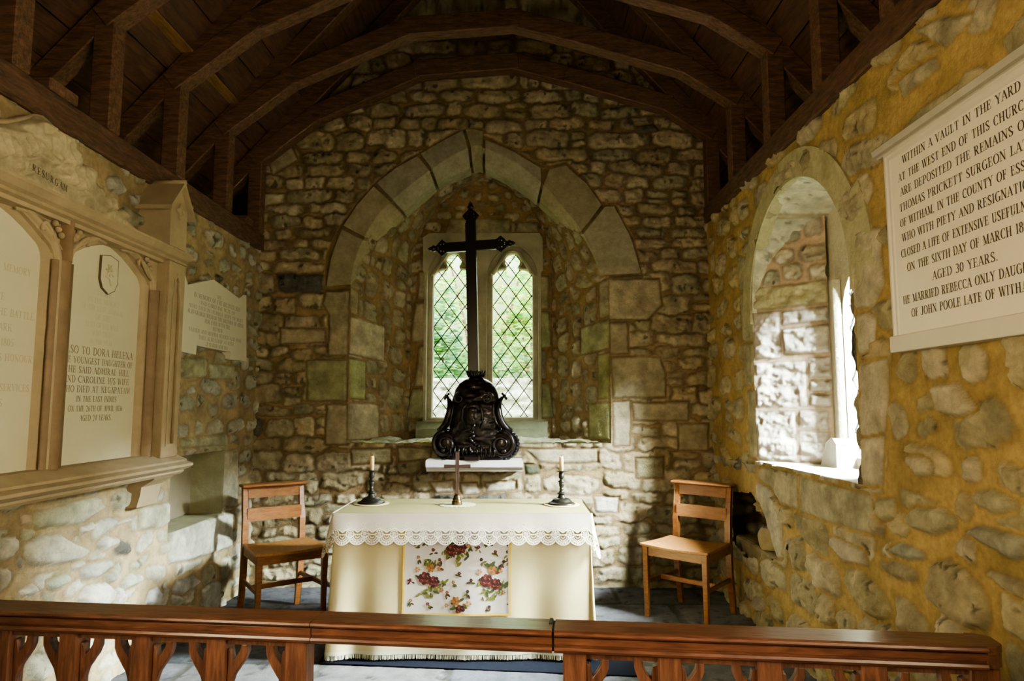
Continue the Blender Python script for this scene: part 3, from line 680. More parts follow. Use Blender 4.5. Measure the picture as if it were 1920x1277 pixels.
# ---- left wall
def PL(pts): return [atX(u, v, XL + .01) for u, v in pts]
c3 = lambda pts: PL([(x / 3., 920 + y / 3.) for x, y in pts])
W1, W2, W3 = (.60, .57, .46), (.52, .51, .38), (.66, .63, .55)
LEFT_BLOCKS = [(c3([(190, 130), (560, 22), (598, 100), (470, 190), (205, 222)]), .022, W2), (c3([(125, 130), (185, 115), (195, 210), (135, 200)]), .018, (.6, .48, .36)),
    (c3([(145, 300), (240, 245), (345, 240), (420, 285), (500, 315), (505, 350), (440, 400), (200, 435), (150, 410)]), .028, W1),
    (c3([(0, 262), (110, 250), (115, 330), (60, 395), (0, 400)]), .02, W3), (c3([(0, 440), (60, 430), (65, 500), (20, 580), (0, 590)]), .02, W3),
    (c3([(455, 205), (540, 180), (535, 220), (480, 248), (455, 235)]), .03, W3), (c3([(655, 180), (745, 152), (750, 180), (660, 198)]), .026, W3),
    (c3([(550, 290), (600, 252), (680, 262), (665, 315), (590, 338), (555, 320)]), .028, W3),
    (c3([(450, 450), (520, 400), (640, 385), (650, 430), (560, 490), (470, 508)]), .022, (.48, .48, .42)),
    (c3([(265, 510), (360, 462), (405, 465), (395, 520), (300, 575), (280, 560)]), .022, (.45, .48, .38)),
    (c3([(680, 520), (740, 460), (810, 470), (800, 520), (700, 565)]), .022, (.5, .5, .42)),
    (c3([(430, 620), (480, 540), (600, 510), (650, 550), (640, 630), (560, 680)]), .026, W3),
    (c3([(110, 570), (200, 515), (230, 550), (200, 600), (130, 605)]), .024, W3),
    (c3([(820, 640), (840, 570), (890, 535), (915, 570), (900, 660)]), .022, (.56, .58, .58)),
    (c3([(965, 570), (1000, 500), (1090, 475), (1140, 510), (1100, 550), (1010, 600)]), .022, (.54, .55, .52)),
    (c3([(785, 100), (965, 62), (975, 175), (905, 220), (790, 222)]), .02, W2),
    (c3([(952, 215), (1310, 112), (1305, 320), (1120, 380), (955, 420)]), .02, (.55, .55, .47)),
    (c3([(1140, 560), (1180, 520), (1240, 500), (1240, 660), (1150, 700)]), .018, (.5, .51, .46)),
    (PL([(340, 840), (340, 822), (425, 812), (428, 836)]), .015, (.44, .42, .29)),
    (PL([(417, 846), (446, 842), (447, 950), (418, 953)]), .018, (.50, .47, .36)),
    (PL([(340, 672), (385, 668), (388, 708), (342, 708)]), .02, (.42, .42, .28)), (PL([(392, 680), (440, 685), (438, 712), (395, 710)]), .02, (.42, .42, .3)),
]
NI = (3.80, 4.50, .60, 1.015)        # the aumbry: y0, y1, z0, z1
U = axis([-2.6, 1.6, NI[0], NI[1], YW + .03], [.06, .0075, .0075, .0075]); V = axis([-.02, NI[2], NI[3], 2.475], [.0085, .0085, .0085])
st = courses(-2.7, YW + .1, -.05, 2.8, (.09, .19), (.10, .34), 21, (2.2, 3.6), (.68, .98), (.006, .022), rot=.2, jit=.22, dark=.02, pal=[(.47, .44, .34), (.55, .52, .43), (.42, .42, .33), (.50, .49, .43), (.40, .38, .27)])
masonry('wall_left', lambda u, v: (np.full_like(u, XL), u, v), U, V, st, M_WALL, LEFT_BLOCKS,
        mask=lambda u, v: ~((u > NI[0]) & (u < NI[1]) & (v > NI[2]) & (v < NI[3])), mortar=(.43, .335, .20), flip=False, edge_dark=.25, warp=.03,
        fade=lambda u, v: np.where((v > NI[2] - .02) & (v < NI[3] + .02), sstep(np.minimum(np.abs(u - NI[0]), np.abs(u - NI[1])), 0, .02), 1.))
# inside of the aumbry: one dressed lining (back, sides, top and floor) unfolded along its depth
nd = .26
for nm, PP, A, B_, col in (
        ('trim_3', lambda u, v: (np.full_like(u, XL - nd), u, v), (NI[0], NI[1]), (NI[2], NI[3]), (.40, .36, .26)),):
    masonry(nm, PP, axis([A[0] - .02, A[1] + .02], [.01]), axis([B_[0] - .02, B_[1] + .02], [.01]), courses(A[0], A[1], B_[0], B_[1], (.2, .4), (.35, .5), 5, (6, 8), (.97, 1), (.002, .008), pal=[col]), M_DRESS, mortar=(.28, .2, .1))
box = MB()
box.box(XL - nd, XL - .0, NI[0] - .05, NI[0] - .0, NI[2] - .05, NI[3] + .05); box.box(XL - nd, XL - .0, NI[1], NI[1] + .05, NI[2] - .05, NI[3] + .05)
box.box(XL - nd, XL - .0, NI[0], NI[1], NI[3], NI[3] + .05); box.box(XL - nd, XL + .012, NI[0] + .02, NI[1], NI[2] - .05, NI[2])
box.build('trim_4', plain('aumbry_stone', (.33, .32, .2), .9, var=.4, scale=9, bmp=.6, bdist=.01), None, 'structure', bevel=.006)

# ---- right wall with its round-headed window
WY0, WY1, WZS, WZC, WR = 2.86, 4.09, .975, 1.865, .615
WYC = (WY0 + WY1) / 2
def PR(pts): return [(-y, z) for y, z in (atX(u, v, XR - .01) for u, v in pts)]
c4 = lambda pts: PR([(1340 + x / 3.31, 840 + y / 3.31) for x, y in pts])
c5 = lambda pts: PR([(1380 + x / 1.934, 240 + y / 1.934) for x, y in pts])
Y1, Y2, Y3 = (.50, .44, .30), (.56, .50, .37), (.44, .40, .26)
HOLE = PR([(1372, 922), (1405, 924), (1428, 960), (1447, 1010), (1456, 1050), (1400, 1045), (1372, 1010)])
RIGHT_BLOCKS = [(c4([(275, 115), (503, 168), (513, 385), (400, 350), (350, 250), (262, 195)]), .012, Y1), (c4([(517, 172), (712, 228), (965, 292), (973, 548), (735, 468), (527, 400)]), .012, (.47, .43, .30)),
    (c4([(255, 205), (345, 260), (380, 350), (410, 480), (420, 690), (385, 690), (340, 540), (290, 380), (250, 310)]), .014, (.58, .53, .41)),
    (c5([(405, 400), (412, 372), (520, 358), (532, 560), (498, 655), (425, 655)]), .014, Y2), (c5([(430, 668), (478, 664), (512, 690), (495, 800), (440, 828)]), .014, Y2),
    (c5([(442, 850), (545, 835), (550, 930), (530, 1195), (452, 1240)]), .014, Y2),
    (c4([(895, -60), (1050, -80), (1035, 230), (925, 245), (905, 180)]), .012, Y2),
    (c5([(0, 460), (50, 470), (55, 585), (8, 590)]), .01, Y3), (c5([(10, 600), (55, 600), (60, 770), (20, 775)]), .01, Y3), (c5([(22, 782), (62, 780), (68, 930), (28, 940)]), .01, Y3), (c5([(35, 950), (72, 945), (80, 1200), (48, 1200)]), .01, Y3),
    (c4([(990, 300), (1110, 310), (1120, 440), (1030, 468), (1000, 420)]), .02, Y3), (c4([(1160, 440), (1230, 360), (1400, 365), (1500, 430), (1490, 510), (1350, 545), (1210, 510)]), .026, Y3),
    (c4([(1600, 270), (1720, 250), (1870, 320), (1880, 390), (1730, 415), (1610, 370)]), .022, Y3), (c4([(1535, 520), (1640, 470), (1920, 540), (1920, 690), (1860, 720), (1640, 600)]), .026, (.40, .38, .29)),
    (c4([(1170, 50), (1290, 50), (1370, 110), (1340, 180), (1250, 190), (1180, 120)]), .022, Y1), (c4([(1070, 610), (1150, 580), (1290, 640), (1300, 700), (1180, 705), (1080, 660)]), .022, (.36, .36, .28)),
    (c4([(700, 540), (780, 560), (920, 640), (945, 730), (800, 710), (710, 620)]), .02, (.55, .48, .37)), (c4([(1660, 780), (1700, 755), (1920, 830), (1920, 960), (1830, 920)]), .022, Y1),
    (PR([(1745, 720), (1790, 712), (1830, 765), (1800, 785), (1760, 775)]), .028, (.58, .51, .36)), (PR([(1680, 150), (1750, 105), (1758, 130), (1690, 185)]), .016, Y1),
    (PR([(1680, 250), (1720, 205), (1795, 150), (1810, 185), (1720, 260)]), .018, Y3), (PR([(1700, 60), (1760, 30), (1830, 20), (1770, 90)]), .016, Y1),
]
near = sorted(-a for a in (WY0, WY1))
U = axis([-YW - .03, -WY1, -WY0, -1.4, 2.6], [.0075, .0075, .0065, .06]); V = axis([-.02, WZS, WZC, 2.69], [.0085, .0085, .0075])
st = courses(-YW - .1, 2.7, -.05, 2.9, (.11, .21), (.12, .40), 40, (2.1, 3.2), (.68, .96), (.005, .022), rot=.28, jit=.22, pal=[(.50, .43, .27), (.54, .47, .32), (.46, .40, .25), (.48, .42, .30), (.52, .43, .26)], dark=.012)
lo = courses(-YW - .1, 2.7, -.05, .80, (.13, .22), (.16, .44), 44, (2.3, 3.6), (.86, 1.04), (.006, .030), rot=.3, jit=.2, pal=[(.50, .43, .28), (.46, .40, .26), (.52, .46, .32), (.44, .38, .24)], dark=.0)
st = [q for q in st if q['c'][1] > .84] + lo
def wr_mask(u, v):
    o = (u > -WY1) & (u < -WY0) & (v > WZS) & (v <= WZC)
    o |= (v > WZC - .001) & (((u + WYC) ** 2 + (v - WZC) ** 2) < (WR + .012) ** 2)
    return ~o & ~in_poly(u, v, HOLE)
masonry('wall_right', lambda u, v: (np.full_like(u, XR), -u, v), U, V, st, M_WALL_R, RIGHT_BLOCKS, mask=wr_mask, mortar=(.48, .345, .152), edge_dark=.22, warp=.03,
        fade=lambda u, v: np.where((v > WZS - .02) & (v < WZC + .02), sstep(np.minimum(np.abs(u + WY0), np.abs(u + WY1)), 0, .02), 1.))
# plain ring of the arch
ring = MB(); n = 40
def ring_part(a0, a1, r0, r1, col):
    o = [(-WYC + r1 * math.cos(a0 + (a1 - a0) * k / n), WZC + r1 * math.sin(a0 + (a1 - a0) * k / n)) for k in range(n + 1)]
    i = [(-WYC + r0 * math.cos(a0 + (a1 - a0) * k / n), WZC + r0 * math.sin(a0 + (a1 - a0) * k / n)) for k in range(n, -1, -1)]
    ring.plate(o + i, [], -.06, .014, M_RIGHT, col)
ring_part(math.radians(-6), math.radians(28), WR, WR + .20, (.45, .42, .26)); ring_part(math.radians(29), math.radians(98), WR, WR + .145, (.47, .43, .27)); ring_part(math.radians(99), math.radians(186), WR, WR + .13, (.47, .43, .27))
ring.build('trim_5', M_DRESS, None, 'structure', bevel=.004)
# vault, splayed jambs, tympanum and sill of the window
XB = 1.80
masonry('trim_6', lambda u, v: (XR + v, WYC - WR * np.cos(u / WR), WZC + WR * np.sin(u / WR)), axis([0, PI * WR], [.015]), axis([-.005, XB - XR + .02], [.02]),
        courses(0, 2, -.05, .4, (.45, .5), (.35, .6), 3, (9, 12), (.99, 1), (.001, .002), pal=[(.55, .52, .40), (.58, .55, .43)]), M_DRESS, mortar=(.4, .34, .22), rough=.2)
JF = ((XR, WY1), (1.775, 3.785)); JN = ((XR, WY0), (1.79, 3.10))
def jamb(j):
    (x0, y0), (x1, y1) = j; L = math.hypot(x1 - x0, y1 - y0)
    return (lambda u, v: (x0 + (x1 - x0) * u / L, y0 + (y1 - y0) * u / L, v)), L
pf, L = jamb(JF)
jb = [([(.0, 1.58), (.17, 1.58), (.17, 1.87), (0, 1.87)], .004), ([(.18, 1.60), (L, 1.60), (L, 1.76), (.18, 1.76)], .02), ([(.18, 1.78), (L, 1.78), (L, 1.87), (.18, 1.86)], .012),
      ([(0, 1.29), (.31, 1.29), (.31, 1.565), (0, 1.565)], .006), ([(.32, 1.46), (L, 1.46), (L, 1.58), (.32, 1.58)], .01), ([(.32, 1.38), (L, 1.38), (L, 1.45), (.32, 1.45)], .006), ([(.32, 1.3), (L, 1.3), (L, 1.37), (.32, 1.37)], .01),
      ([(0, .98), (.24, .98), (.24, 1.275), (0, 1.275)], .008), ([(.25, 1.17), (.42, 1.17), (.42, 1.28), (.25, 1.28)], .014), ([(.25, .98), (.42, .98), (.42, 1.16), (.25, 1.16)], .01),
      ([(0, 1.885), (L, 1.885), (L, 2.02), (0, 2.02)], .008)]
masonry('trim_7', pf, axis([0, L], [.007]), axis([WZS - .02, 2.6], [.008]), courses(0, L, 2.02, 2.7, (.1, .2), (.1, .2), 8, (2.5, 4), (.85, 1), (.004, .012)), M_DRESS,
        [(p, h, (.58, .53, .46) if p[0][1] < 1.8 else (.48, .44, .28)) for p, h in jb], mortar=(.50, .38, .27), rough=1.5, brough=.8, fade=lambda u, v: sstep(u, 0, .02))
pn, L = jamb(JN)
masonry('trim_8', pn, axis([0, L], [.02]), axis([WZS - .02, 2.6], [.02]), courses(0, L, .9, 2.7, (.2, .3), (.2, .4), 8, (4, 6), (.95, 1), (.004, .01)), M_DRESS, mortar=(.5, .36, .26), flip=True)
WO = [(-3.675, 1.03), (-3.135, 1.03), (-3.135, 1.80)] + [(-3.405 + .27 * math.cos(a), 1.80 + .27 * math.sin(a)) for a in [PI * k / 12 for k in range(1, 12)]] + [(-3.675, 1.80)]
bw = MB(); bw.plate([(-4.15, .9), (-2.8, .9), (-2.8, 2.55), (-4.15, 2.55)], [WO], -(XB - XR) - .09, -(XB - XR), M_RIGHT)
bw.sweep([(-3.72, 1.0), (-3.72, 2.0)], [(-.04, -.345), (-.03, -.31), (.02, -.31), (.04, -.345)], False, M_RIGHT, True)
w2 = bw.build('window_2', plain('window_stone_side', (.55, .50, .36), .9, var=.3, scale=12, bmp=.6, bdist=.012), None, 'structure')
lattice(WO, .10, .14, .008, M_RIGHT, -.39).build('lead_lattice', M_LEAD, w2)
mb = MB(); mb.plate(WO, [], -.398, -.395, M_RIGHT); mb.build('glass_pane', mg, w2)
ss = MB(); ss.box(XR + .004, XB + .01, WY0 + .003, WY1 - .003, WZS - .07, WZS); ss.prism([(3.60, .97), (3.60, 1.10), (3.66, 1.13), (3.72, 1.10), (3.80, .97)], XB - .10, XB + .01)
ss.build('window_sill_3', plain('sill_pale', (.72, .69, .60), .85, var=.15, scale=12, bmp=.5, bdist=.006), None, 'structure', bevel=.006)
# cavity in the foot of the right wall
def cav(u, v):
    d = .30 * np.sqrt(np.clip(1 - ((u + 4.28) / .62) ** 4, 0, 1)) * np.sqrt(np.clip(1 - ((v - .53) / .40) ** 4, 0, 1))
    return XR + .015 + d, -u, v
masonry('trim_9', cav, axis([-4.93, -3.63], [.012]), axis([.11, .95], [.012]), courses(-4.9, -3.6, .1, 1., (.09, .15), (.1, .25), 61, (2.2, 3), (.75, .98), (.02, .06), rot=.3), M_WALL_R, mortar=(.2, .13, .05))

# ---- floor of flagstones, west wall behind the eye
masonry('floor', lambda u, v: (u, v, np.zeros_like(u)), axis([XL - .1, XR + .4], [.016]), axis([-2.6, 1.8, YW + .1], [.08, .016]),
        courses(XL - .2, XR + .5, -2.7, 5.2, (.38, .55), (.45, .8), 71, (14, 20), (.985, 1), (.0, .003), pal=[(.085, .085, .103), (.10, .098, .115), (.075, .078, .096), (.105, .10, .107)], dark=0, rot=.01, jit=.02), M_FLOOR, mortar=(.06, .058, .05), warp=.012, rough=.12, dome_=.03, tilt=.0)
bw = MB(); bw.plate([(XL - .5, 0), (XR + .5, 0), (XR + .5, 2.6), (-.16, 5.3), (XL - .5, 2.6)], [], 0, .1, Matrix(((1, 0, 0, 0), (0, 0, 1, -2.65), (0, 1, 0, 0), (0, 0, 0, 1))))
bw.build('wall_west', plain('west_plaster', (.45, .38, .24), .9, var=.2, scale=6), None, 'structure')

# ---- roof boards
rb = MB(); r = random.Random(4)
def boards(x0, z0, x1, z1, n):
    for k in range(n):
        a, b = k / n, (k + .968) / n
        o = r.uniform(0, .022)
        xa, za, xb, zb = x0 + (x1 - x0) * a, z0 + (z1 - z0) * a, x0 + (x1 - x0) * b, z0 + (z1 - z0) * b
        L = math.hypot(xb - xa, zb - za); nx, nz = (zb - za) / L, -(xb - xa) / L
        if nz > 0: nx, nz = -nx, -nz
        rb.add([(xa + nx * q, y, za + nz * q) if e == 0 else (xb + nx * q, y, zb + nz * q) for q in (o, o - .025) for y in (-2.7, YW + .7) for e in (0, 1)],
               [(0, 1, 3, 2), (4, 6, 7, 5), (0, 2, 6, 4), (1, 5, 7, 3), (0, 4, 5, 1), (2, 3, 7, 6)])
boards(-2.62, 5.478 - 1.12 * 2.62, -.16, 5.30, 20); boards(-.16, 5.30, 2.20, 5.12 - 1.12 * 2.20, 19)
rb.box(-2.66, -2.60, -2.7, YW + .7, 2.2, 2.66); rb.box(2.10, 2.16, -2.7, YW + .7, 2.5, 2.80)
rb.box(-2.62, XL - .15, -2.7, YW + .7, 2.40, 2.44); rb.box(XR + .15, 2.12, -2.7, YW + .7, 2.60, 2.64)
# outer covering over the boards keeps daylight out of the joints
rb.add([(-2.7, -2.75, 5.478 - 1.12 * 2.7 + .05), (-2.7, YW + .75, 5.478 - 1.12 * 2.7 + .05), (-.16, YW + .75, 5.36), (-.16, -2.75, 5.36), (2.3, YW + .75, 5.12 - 1.12 * 2.3 + .05), (2.3, -2.75, 5.12 - 1.12 * 2.3 + .05)], [(0, 1, 2, 3), (3, 2, 4, 5)])
rb.build('ceiling', M_BOARD, None, 'structure')
lb = MB(); lb.box(-1.915, -1.845, 3.16, 3.66, 3.318, 3.330); lb.box(-1.915, -1.845, 3.80, 4.31, 3.318, 3.330)
lb.build('trim_11', wood('pale_lath', (.20, .10, .035), (.42, .24, .09), .8, (20, 3, 20)), None, 'structure')
ow = MB(); ow.plate([(-2.7, 2.75), (2.2, 2.75), (-.16, 5.4)], [], 0, .05, Matrix(((1, 0, 0, 0), (0, 0, -1, YW + .67), (0, 1, 0, 0), (0, 0, 0, 1))))
for x0, x1 in ((-2.7, -.80), (.25, 2.2)): ow.box(x0, x1, YW + .62, YW + .67, 0, 2.8)
ow.box(-.8, .25, YW + .62, YW + .67, 0, 1.15); ow.box(-.8, .25, YW + .62, YW + .67, 2.74, 3.4)
ow.box(-2.2, -2.15, -2.7, YW + .67, 0, 2.5)
ow.box(2.02, 2.07, 4.2, YW + .67, 0, 2.7); ow.box(2.02, 2.07, -2.7, 2.75, 0, 2.7)
ow.box(2.02, 2.07, 2.75, 4.2, 0, .95); ow.box(2.02, 2.07, 2.75, 4.2, 2.5, 2.7)
ow.box(2.07, 7.6, 5.45, 5.7, 0, 6.2)      # unseen wall, added to keep the outside lamp off the yard
ow.build('wall_outer', plain('outer_stone', (.3, .26, .18), .95, var=.3, scale=5), None, 'structure')
# ================================================================== ROOF TIMBERS
def beam(mb, a, b, w, d, y, below=True):
    """timber in the plane of a truss from a to b (x, z): its lower edge runs a-b, d deep, w thick along y"""
    ax, az = a; bx, bz = b; L = math.hypot(bx - ax, bz - az); nx, nz = -(bz - az) / L, (bx - ax) / L
    if nz < 0: nx, nz = -nx, -nz
    T = Matrix(((bx - ax) / L, 0, nx, ax), ) if False else Matrix((((bx - ax) / L, 0, nx, ax), (0, 1, 0, y), ((bz - az) / L, 0, nz, az), (0, 0, 0, 1)))
    mb.box(-.05, L + .05, -w / 2, w / 2, 0, d, T, .006)
KL = [(-.02, 3.855), (-.714, 3.80), (-1.497, 3.45), (-1.907, 3.126)]
KR = [(-.02, 3.855), (.411, 3.74), (1.115, 3.527), (1.43, 3.32)]
ZPL, ZPR = 2.595, 2.805
truss_names = ['dark roof truss built tight against the end wall gable', 'dark roof truss first out from the end wall, its collar crossing above the window arch',
               'dark roof truss second out from the end wall, rising behind the gabled memorial cap', 'dark roof truss third out from the end wall, mostly above the frame',
               'dark roof truss nearest the altar rail, only its wall posts showing']
def truss(y, label):
    t = thing('roof_truss', label, 'roof truss', (0, y, 0), 0, 'roof trusses')
    for q, nm, w, d in ((KL[:2], 'collar', .104, .13), (KL[1:3], 'brace', .100, .13), (KL[2:4], 'brace', .106, .12), (KR[:2], 'collar', .098, .13), (KR[1:3], 'brace', .102, .13), (KR[2:4], 'brace', .107, .12)):
        mb = MB(); beam(mb, q[0], q[1], w, d, 0); mb.build(nm, M_TIMBER, t)
    for a, b in (((-2.50, 5.478 - 1.12 * 2.50 - .19), (-.16, 5.30 - .19)), ((2.06, 5.12 - 1.12 * 2.06 - .19), (-.16, 5.30 - .19))):
        mb = MB(); beam(mb, a, b, .09, .115, 0); mb.build('rafter', M_TIMBER, t)
    for x, zb, zt in ((-1.955, ZPL, 3.19), (1.48, ZPR, 3.38)):
        mb = MB(); mb.box(x - .05, x + .05, -.0475, .0475, zb, zt, None, .006); mb.build('wall_post', M_TIMBER, t)
    return t
for y, l in zip((4.93, 4.36, 3.71, 3.07, 2.47), truss_names): truss(y, l)
pl = MB(); pl.box(-2.12, XL + .025, -2.6, YW - .01, 2.462, ZPL, None, .008)
o = pl.build('wall_plate', M_PLATE); props(o, 'long dark timber plate lying on top of the left wall', 'timber beam')
for ya, yb in ((2.62, 2.80), (4.62, 4.76)):
    b2 = MB(); b2.box(-2.06, XL + .03, ya, yb, ZPL, ZPL + .05, None, .006); b2.build('packing_block', M_TIMBER, o)
pl = MB(); pl.box(XR - .025, XR + .2, -2.6, YW - .01, 2.675, ZPR, None, .008)
o = pl.build('wall_plate', M_PLATE); props(o, 'long dark timber plate lying on top of the right wall', 'timber beam')

# ================================================================== MEMORIALS
M_MEM = plain('memorial_freestone', (.38, .30, .185), .85, var=.3, scale=9, bmp=.35, bdist=.006)
M_MEMD = plain('memorial_shaft', (.21, .135, .07), .55, var=.35, scale=14, bmp=.3, bdist=.004)
M_RELIEF = masonry_mat('carved_stone', .15, .25)
M_MARBLE = plain('aged_marble', (.62, .58, .42), .5, var=.09, scale=5, bmp=.06, bdist=.002)
M_MARBLE2 = plain('white_marble', (.66, .62, .49), .45, var=.08, scale=6, bmp=.05, bdist=.002)
M_INK = plain('faded_lettering', (.22, .19, .12), .8, bmp=0)
M_INKF = plain('worn_lettering', (.47, .43, .29), .8, bmp=0)
M_INKF2 = plain('pale_worn_lettering', (.55, .51, .365), .8, bmp=0)
M_INKD = plain('black_lettering', (.07, .055, .04), .6, bmp=0)
mem = thing('wall_memorial', 'large carved stone memorial with two arched marble panels on the left wall', 'memorial', (XL, 2.67, 1.0))
ML = mem.matrix_basis.inverted() @ M_LEFT     # build in wall coordinates, stored relative to the memorial
YM = 2.67
def mp(mb, name, mat, parent=mem, bevel=0., **k): return mb.build(name, mat, parent, bevel=bevel, **k)
PY = ((2.035, 2.615), (2.742, 3.322)); PZ0, PZS, PZT = 1.045, 1.872, 2.045
def panel_shape(y0, y1, g=0.):
    c = (y0 + y1) / 2; h = (y1 - y0) / 2 + g
    pts = [(c - h, PZ0 - g), (c + h, PZ0 - g), (c + h, PZS)]
    cv = [(h - .075 * (1 - math.cos(a)), PZS + .085 * math.sin(a)) for a in [PI / 2 * .8 * k / 6 for k in range(1, 7)]]
    pts += [(c + x, z) for x, z in cv]
    xa, za = cv[-1]
    pts += [(c + xa * (1 - t), za + (PZT + g - za) * t + .012 * math.sin(PI * t)) for t in (.25, .5, .75)]
    pts.append((c, PZT + g))
    pts += [(2 * c - p[0], p[1]) for p in pts[2:-1][::-1]]
    return pts
mb = MB(); mb.plate([(1.80, .99), (3.56, .99), (3.56, 2.13), (1.80, 2.13)], [panel_shape(*p, .02) for p in PY], .0, .085, ML); mp(mb, 'stone_frame', M_MEM)
for (y0, y1), lines in zip(PY, (0, 1)):
    mb = MB(); mb.plate(panel_shape(y0, y1, .018), [], .02, .045, ML); pn = mp(mb, 'marble_panel', M_MARBLE)
    c = (y0 + y1) / 2
    mo = MB()
    sh = panel_shape(y0, y1, .0)
    prof = [(.004, .045), (-.004, .062), (-.018, .072), (-.022, .095), (-.034, .105), (-.046, .098), (-.05, .084)]
    mo.sweep([sh[1]] + sh[2:] + [sh[0]], prof, False, ML, True); mp(mo, 'arch_moulding', M_MEM)
    tx, tf, tg = MB(), MB(), MB()
    if lines:
        for k, (s, cap) in enumerate((('ALSO TO DORA HELENA', .033), ('THE YOUNGEST DAUGHTER OF', .028), ('THE SAID ADMIRAL HILL', .029), ('AND CAROLINE HIS WIFE', .029), ('WHO DIED AT NEGAPATAM', .028), ('IN THE EAST INDIES', .026), ('ON THE 26TH OF APRIL 1836', .025), ('AGED 24 YEARS.', .026))):
            wd = min(1.1, .525 / text_width(s, cap))
            cut_text(tx, s, c - .005, 1.527 - k * .0415, cap, ML, wd=wd if k < 5 else min(wd, .92), h=.0462)
        for k, (s, cap) in enumerate((('SACRED', .024), ('TO THE MEMORY', .024), ('OF THE LATE ADMIRAL', .024), ('OF THE', .026), ('ALSO OF HIS WIFE', .024), ('WHO DIED', .024), ('IN THE YEAR', .022))):
            cut_text(tg, s, c, 1.80 - k * .037, cap, ML, wd=.95, h=.0462)
        mp(tx, 'inscription', M_INK, pn); mp(tg, 'worn_inscription', M_INKF2, pn)
        # small shield
        sc_ = (c + .015, 1.905)
        sh_ = [(sc_[0] - .062, sc_[1] + .075), (sc_[0], sc_[1] + .088), (sc_[0] + .062, sc_[1] + .075), (sc_[0] + .064, sc_[1] - .03), (sc_[0] + .045, sc_[1] - .068), (sc_[0], sc_[1] - .09), (sc_[0] - .045, sc_[1] - .068), (sc_[0] - .064, sc_[1] - .03)]
        m2 = MB(); m2.plate(sh_, [], .045, .056, ML)
        for a in range(7):
            an = PI * 2 * a / 7 + .3
            m2.tube([ML @ Vector((sc_[0] + .006 * math.cos(an), sc_[1] + .015 + .006 * math.sin(an), .058)), ML @ Vector((sc_[0] + .032 * math.cos(an), sc_[1] + .015 + .034 * math.sin(an), .058))], [.007, .003], 6)
        m2.tube([ML @ Vector((sc_[0] - .03, sc_[1] - .01, .058)), ML @ Vector((sc_[0], sc_[1] - .02, .06)), ML @ Vector((sc_[0] + .012, sc_[1] - .05, .058))], .006, 6)
        sd = mp(m2, 'shield', M_MARBLE)
        m3 = MB(); m3.sweep(sh_, [(0, .046), (.003, .046), (.003, .0565), (0, .0565)], True, ML); mp(m3, 'shield_outline', plain('dark_line', (.13, .10, .06), .8, bmp=0), sd)
    else:
        for k, s in enumerate(('SACRED TO THE MEMORY', 'OF', 'DESGOTTE', 'WHO SERVED IN THE BATTLE', 'WITH THE LARK', 'IN THE YEAR 1805', 'THE REWARD OF HIS HONOUR', '', 'HIS DISTINGUISHED SERVICES', 'AND VIRTUES', 'DESERVED')):
            if s: cut_text(tg, s, c + .03, 1.80 - k * .0555, .027, ML, wd=min(1, .5 / text_width(s, .027)), h=.0462)
        mp(tg, 'worn_inscription', M_INKF, pn)
# shaft between the panels, pilasters at both ends
mb = MB(); mb.sweep([(2.6785, 1.04), (2.6785, 1.885)], [(-.058, .085), (-.052, .10), (-.034, .098), (-.028, .106), (-.014, .116), (0, .120), (.014, .116), (.028, .106), (.034, .10), (.052, .10), (.058, .085)], False, ML, True)
mb.sweep([(2.6785, 1.885), (2.6785, 2.06)], [(-.02, .085), (-.012, .12), (0, .128), (.012, .12), (.02, .085)], False, ML, True); mp(mb, 'centre_shaft', M_MEMD)
for a, b in ((3.335, 3.395), (1.962, 2.022)):
    mb = MB(); c = (a + b) / 2; mb.sweep([(c, 1.04), (c, 1.885)], [(-.03, .085), (-.022, .105), (-.008, .118), (.008, .118), (.022, .105), (.03, .085)], False, ML, True); mp(mb, 'side_shaft', M_MEMD)
for y0, y1 in ((3.398, 3.560), (1.79, 1.955)):
    mb = MB(); c = (y0 + y1) / 2
    hole = [(c - .042, 1.10), (c + .042, 1.10), (c + .042, 1.86), (c + .025, 1.91), (c + .03, 1.955), (c, 1.99), (c - .03, 1.955), (c - .025, 1.91), (c - .042, 1.86)]
    mb.plate([(y0, 1.04), (y1, 1.04), (y1, 2.05), (y0, 2.05)], [hole], .135, .150, ML); mb.box(y0, y1, 1.04, 2.05, 0, .137, ML)
    mb.sweep(hole, [(0, .137), (.008, .139), (.01, .154), (-.004, .154)], True, ML); pq = mp(mb, 'pilaster', M_MEM, bevel=.003)
    mb = MB(); cor = [(.0, .80), (.055, .80), (.07, .86), (.075, .90), (.13, .935), (.15, .96), (.15, .99), (0, .99)]
    mb.prism([(z, h) for h, z in cor], y0 - .02, y1 - .0, ML, False); mp(mb, 'corbel', M_MEM, bevel=.004)
# cornice and sill: mouldings run along the wall with returned ends
def run(prof, y0, y1, name):
    mb = MB(); mb.prism([(z, h) for h, z in prof], y0, y1, ML); return mp(mb, name, M_MEM)
run([(0, 2.035), (.118, 2.035), (.118, 2.052), (.138, 2.058), (.132, 2.074), (.150, 2.082), (.168, 2.098), (.176, 2.104), (.176, 2.114), (.160, 2.120), (.10, 2.130), (0, 2.132)], 1.76, 3.600, 'cornice')
run([(0, .945), (.15, .945), (.165, .958), (.165, .968), (.19, .975), (.215, .99), (.215, 1.002), (.18, 1.012), (.18, 1.022), (.15, 1.035), (.105, 1.055), (0, 1.055)], 1.74, 3.610, 'base_moulding')
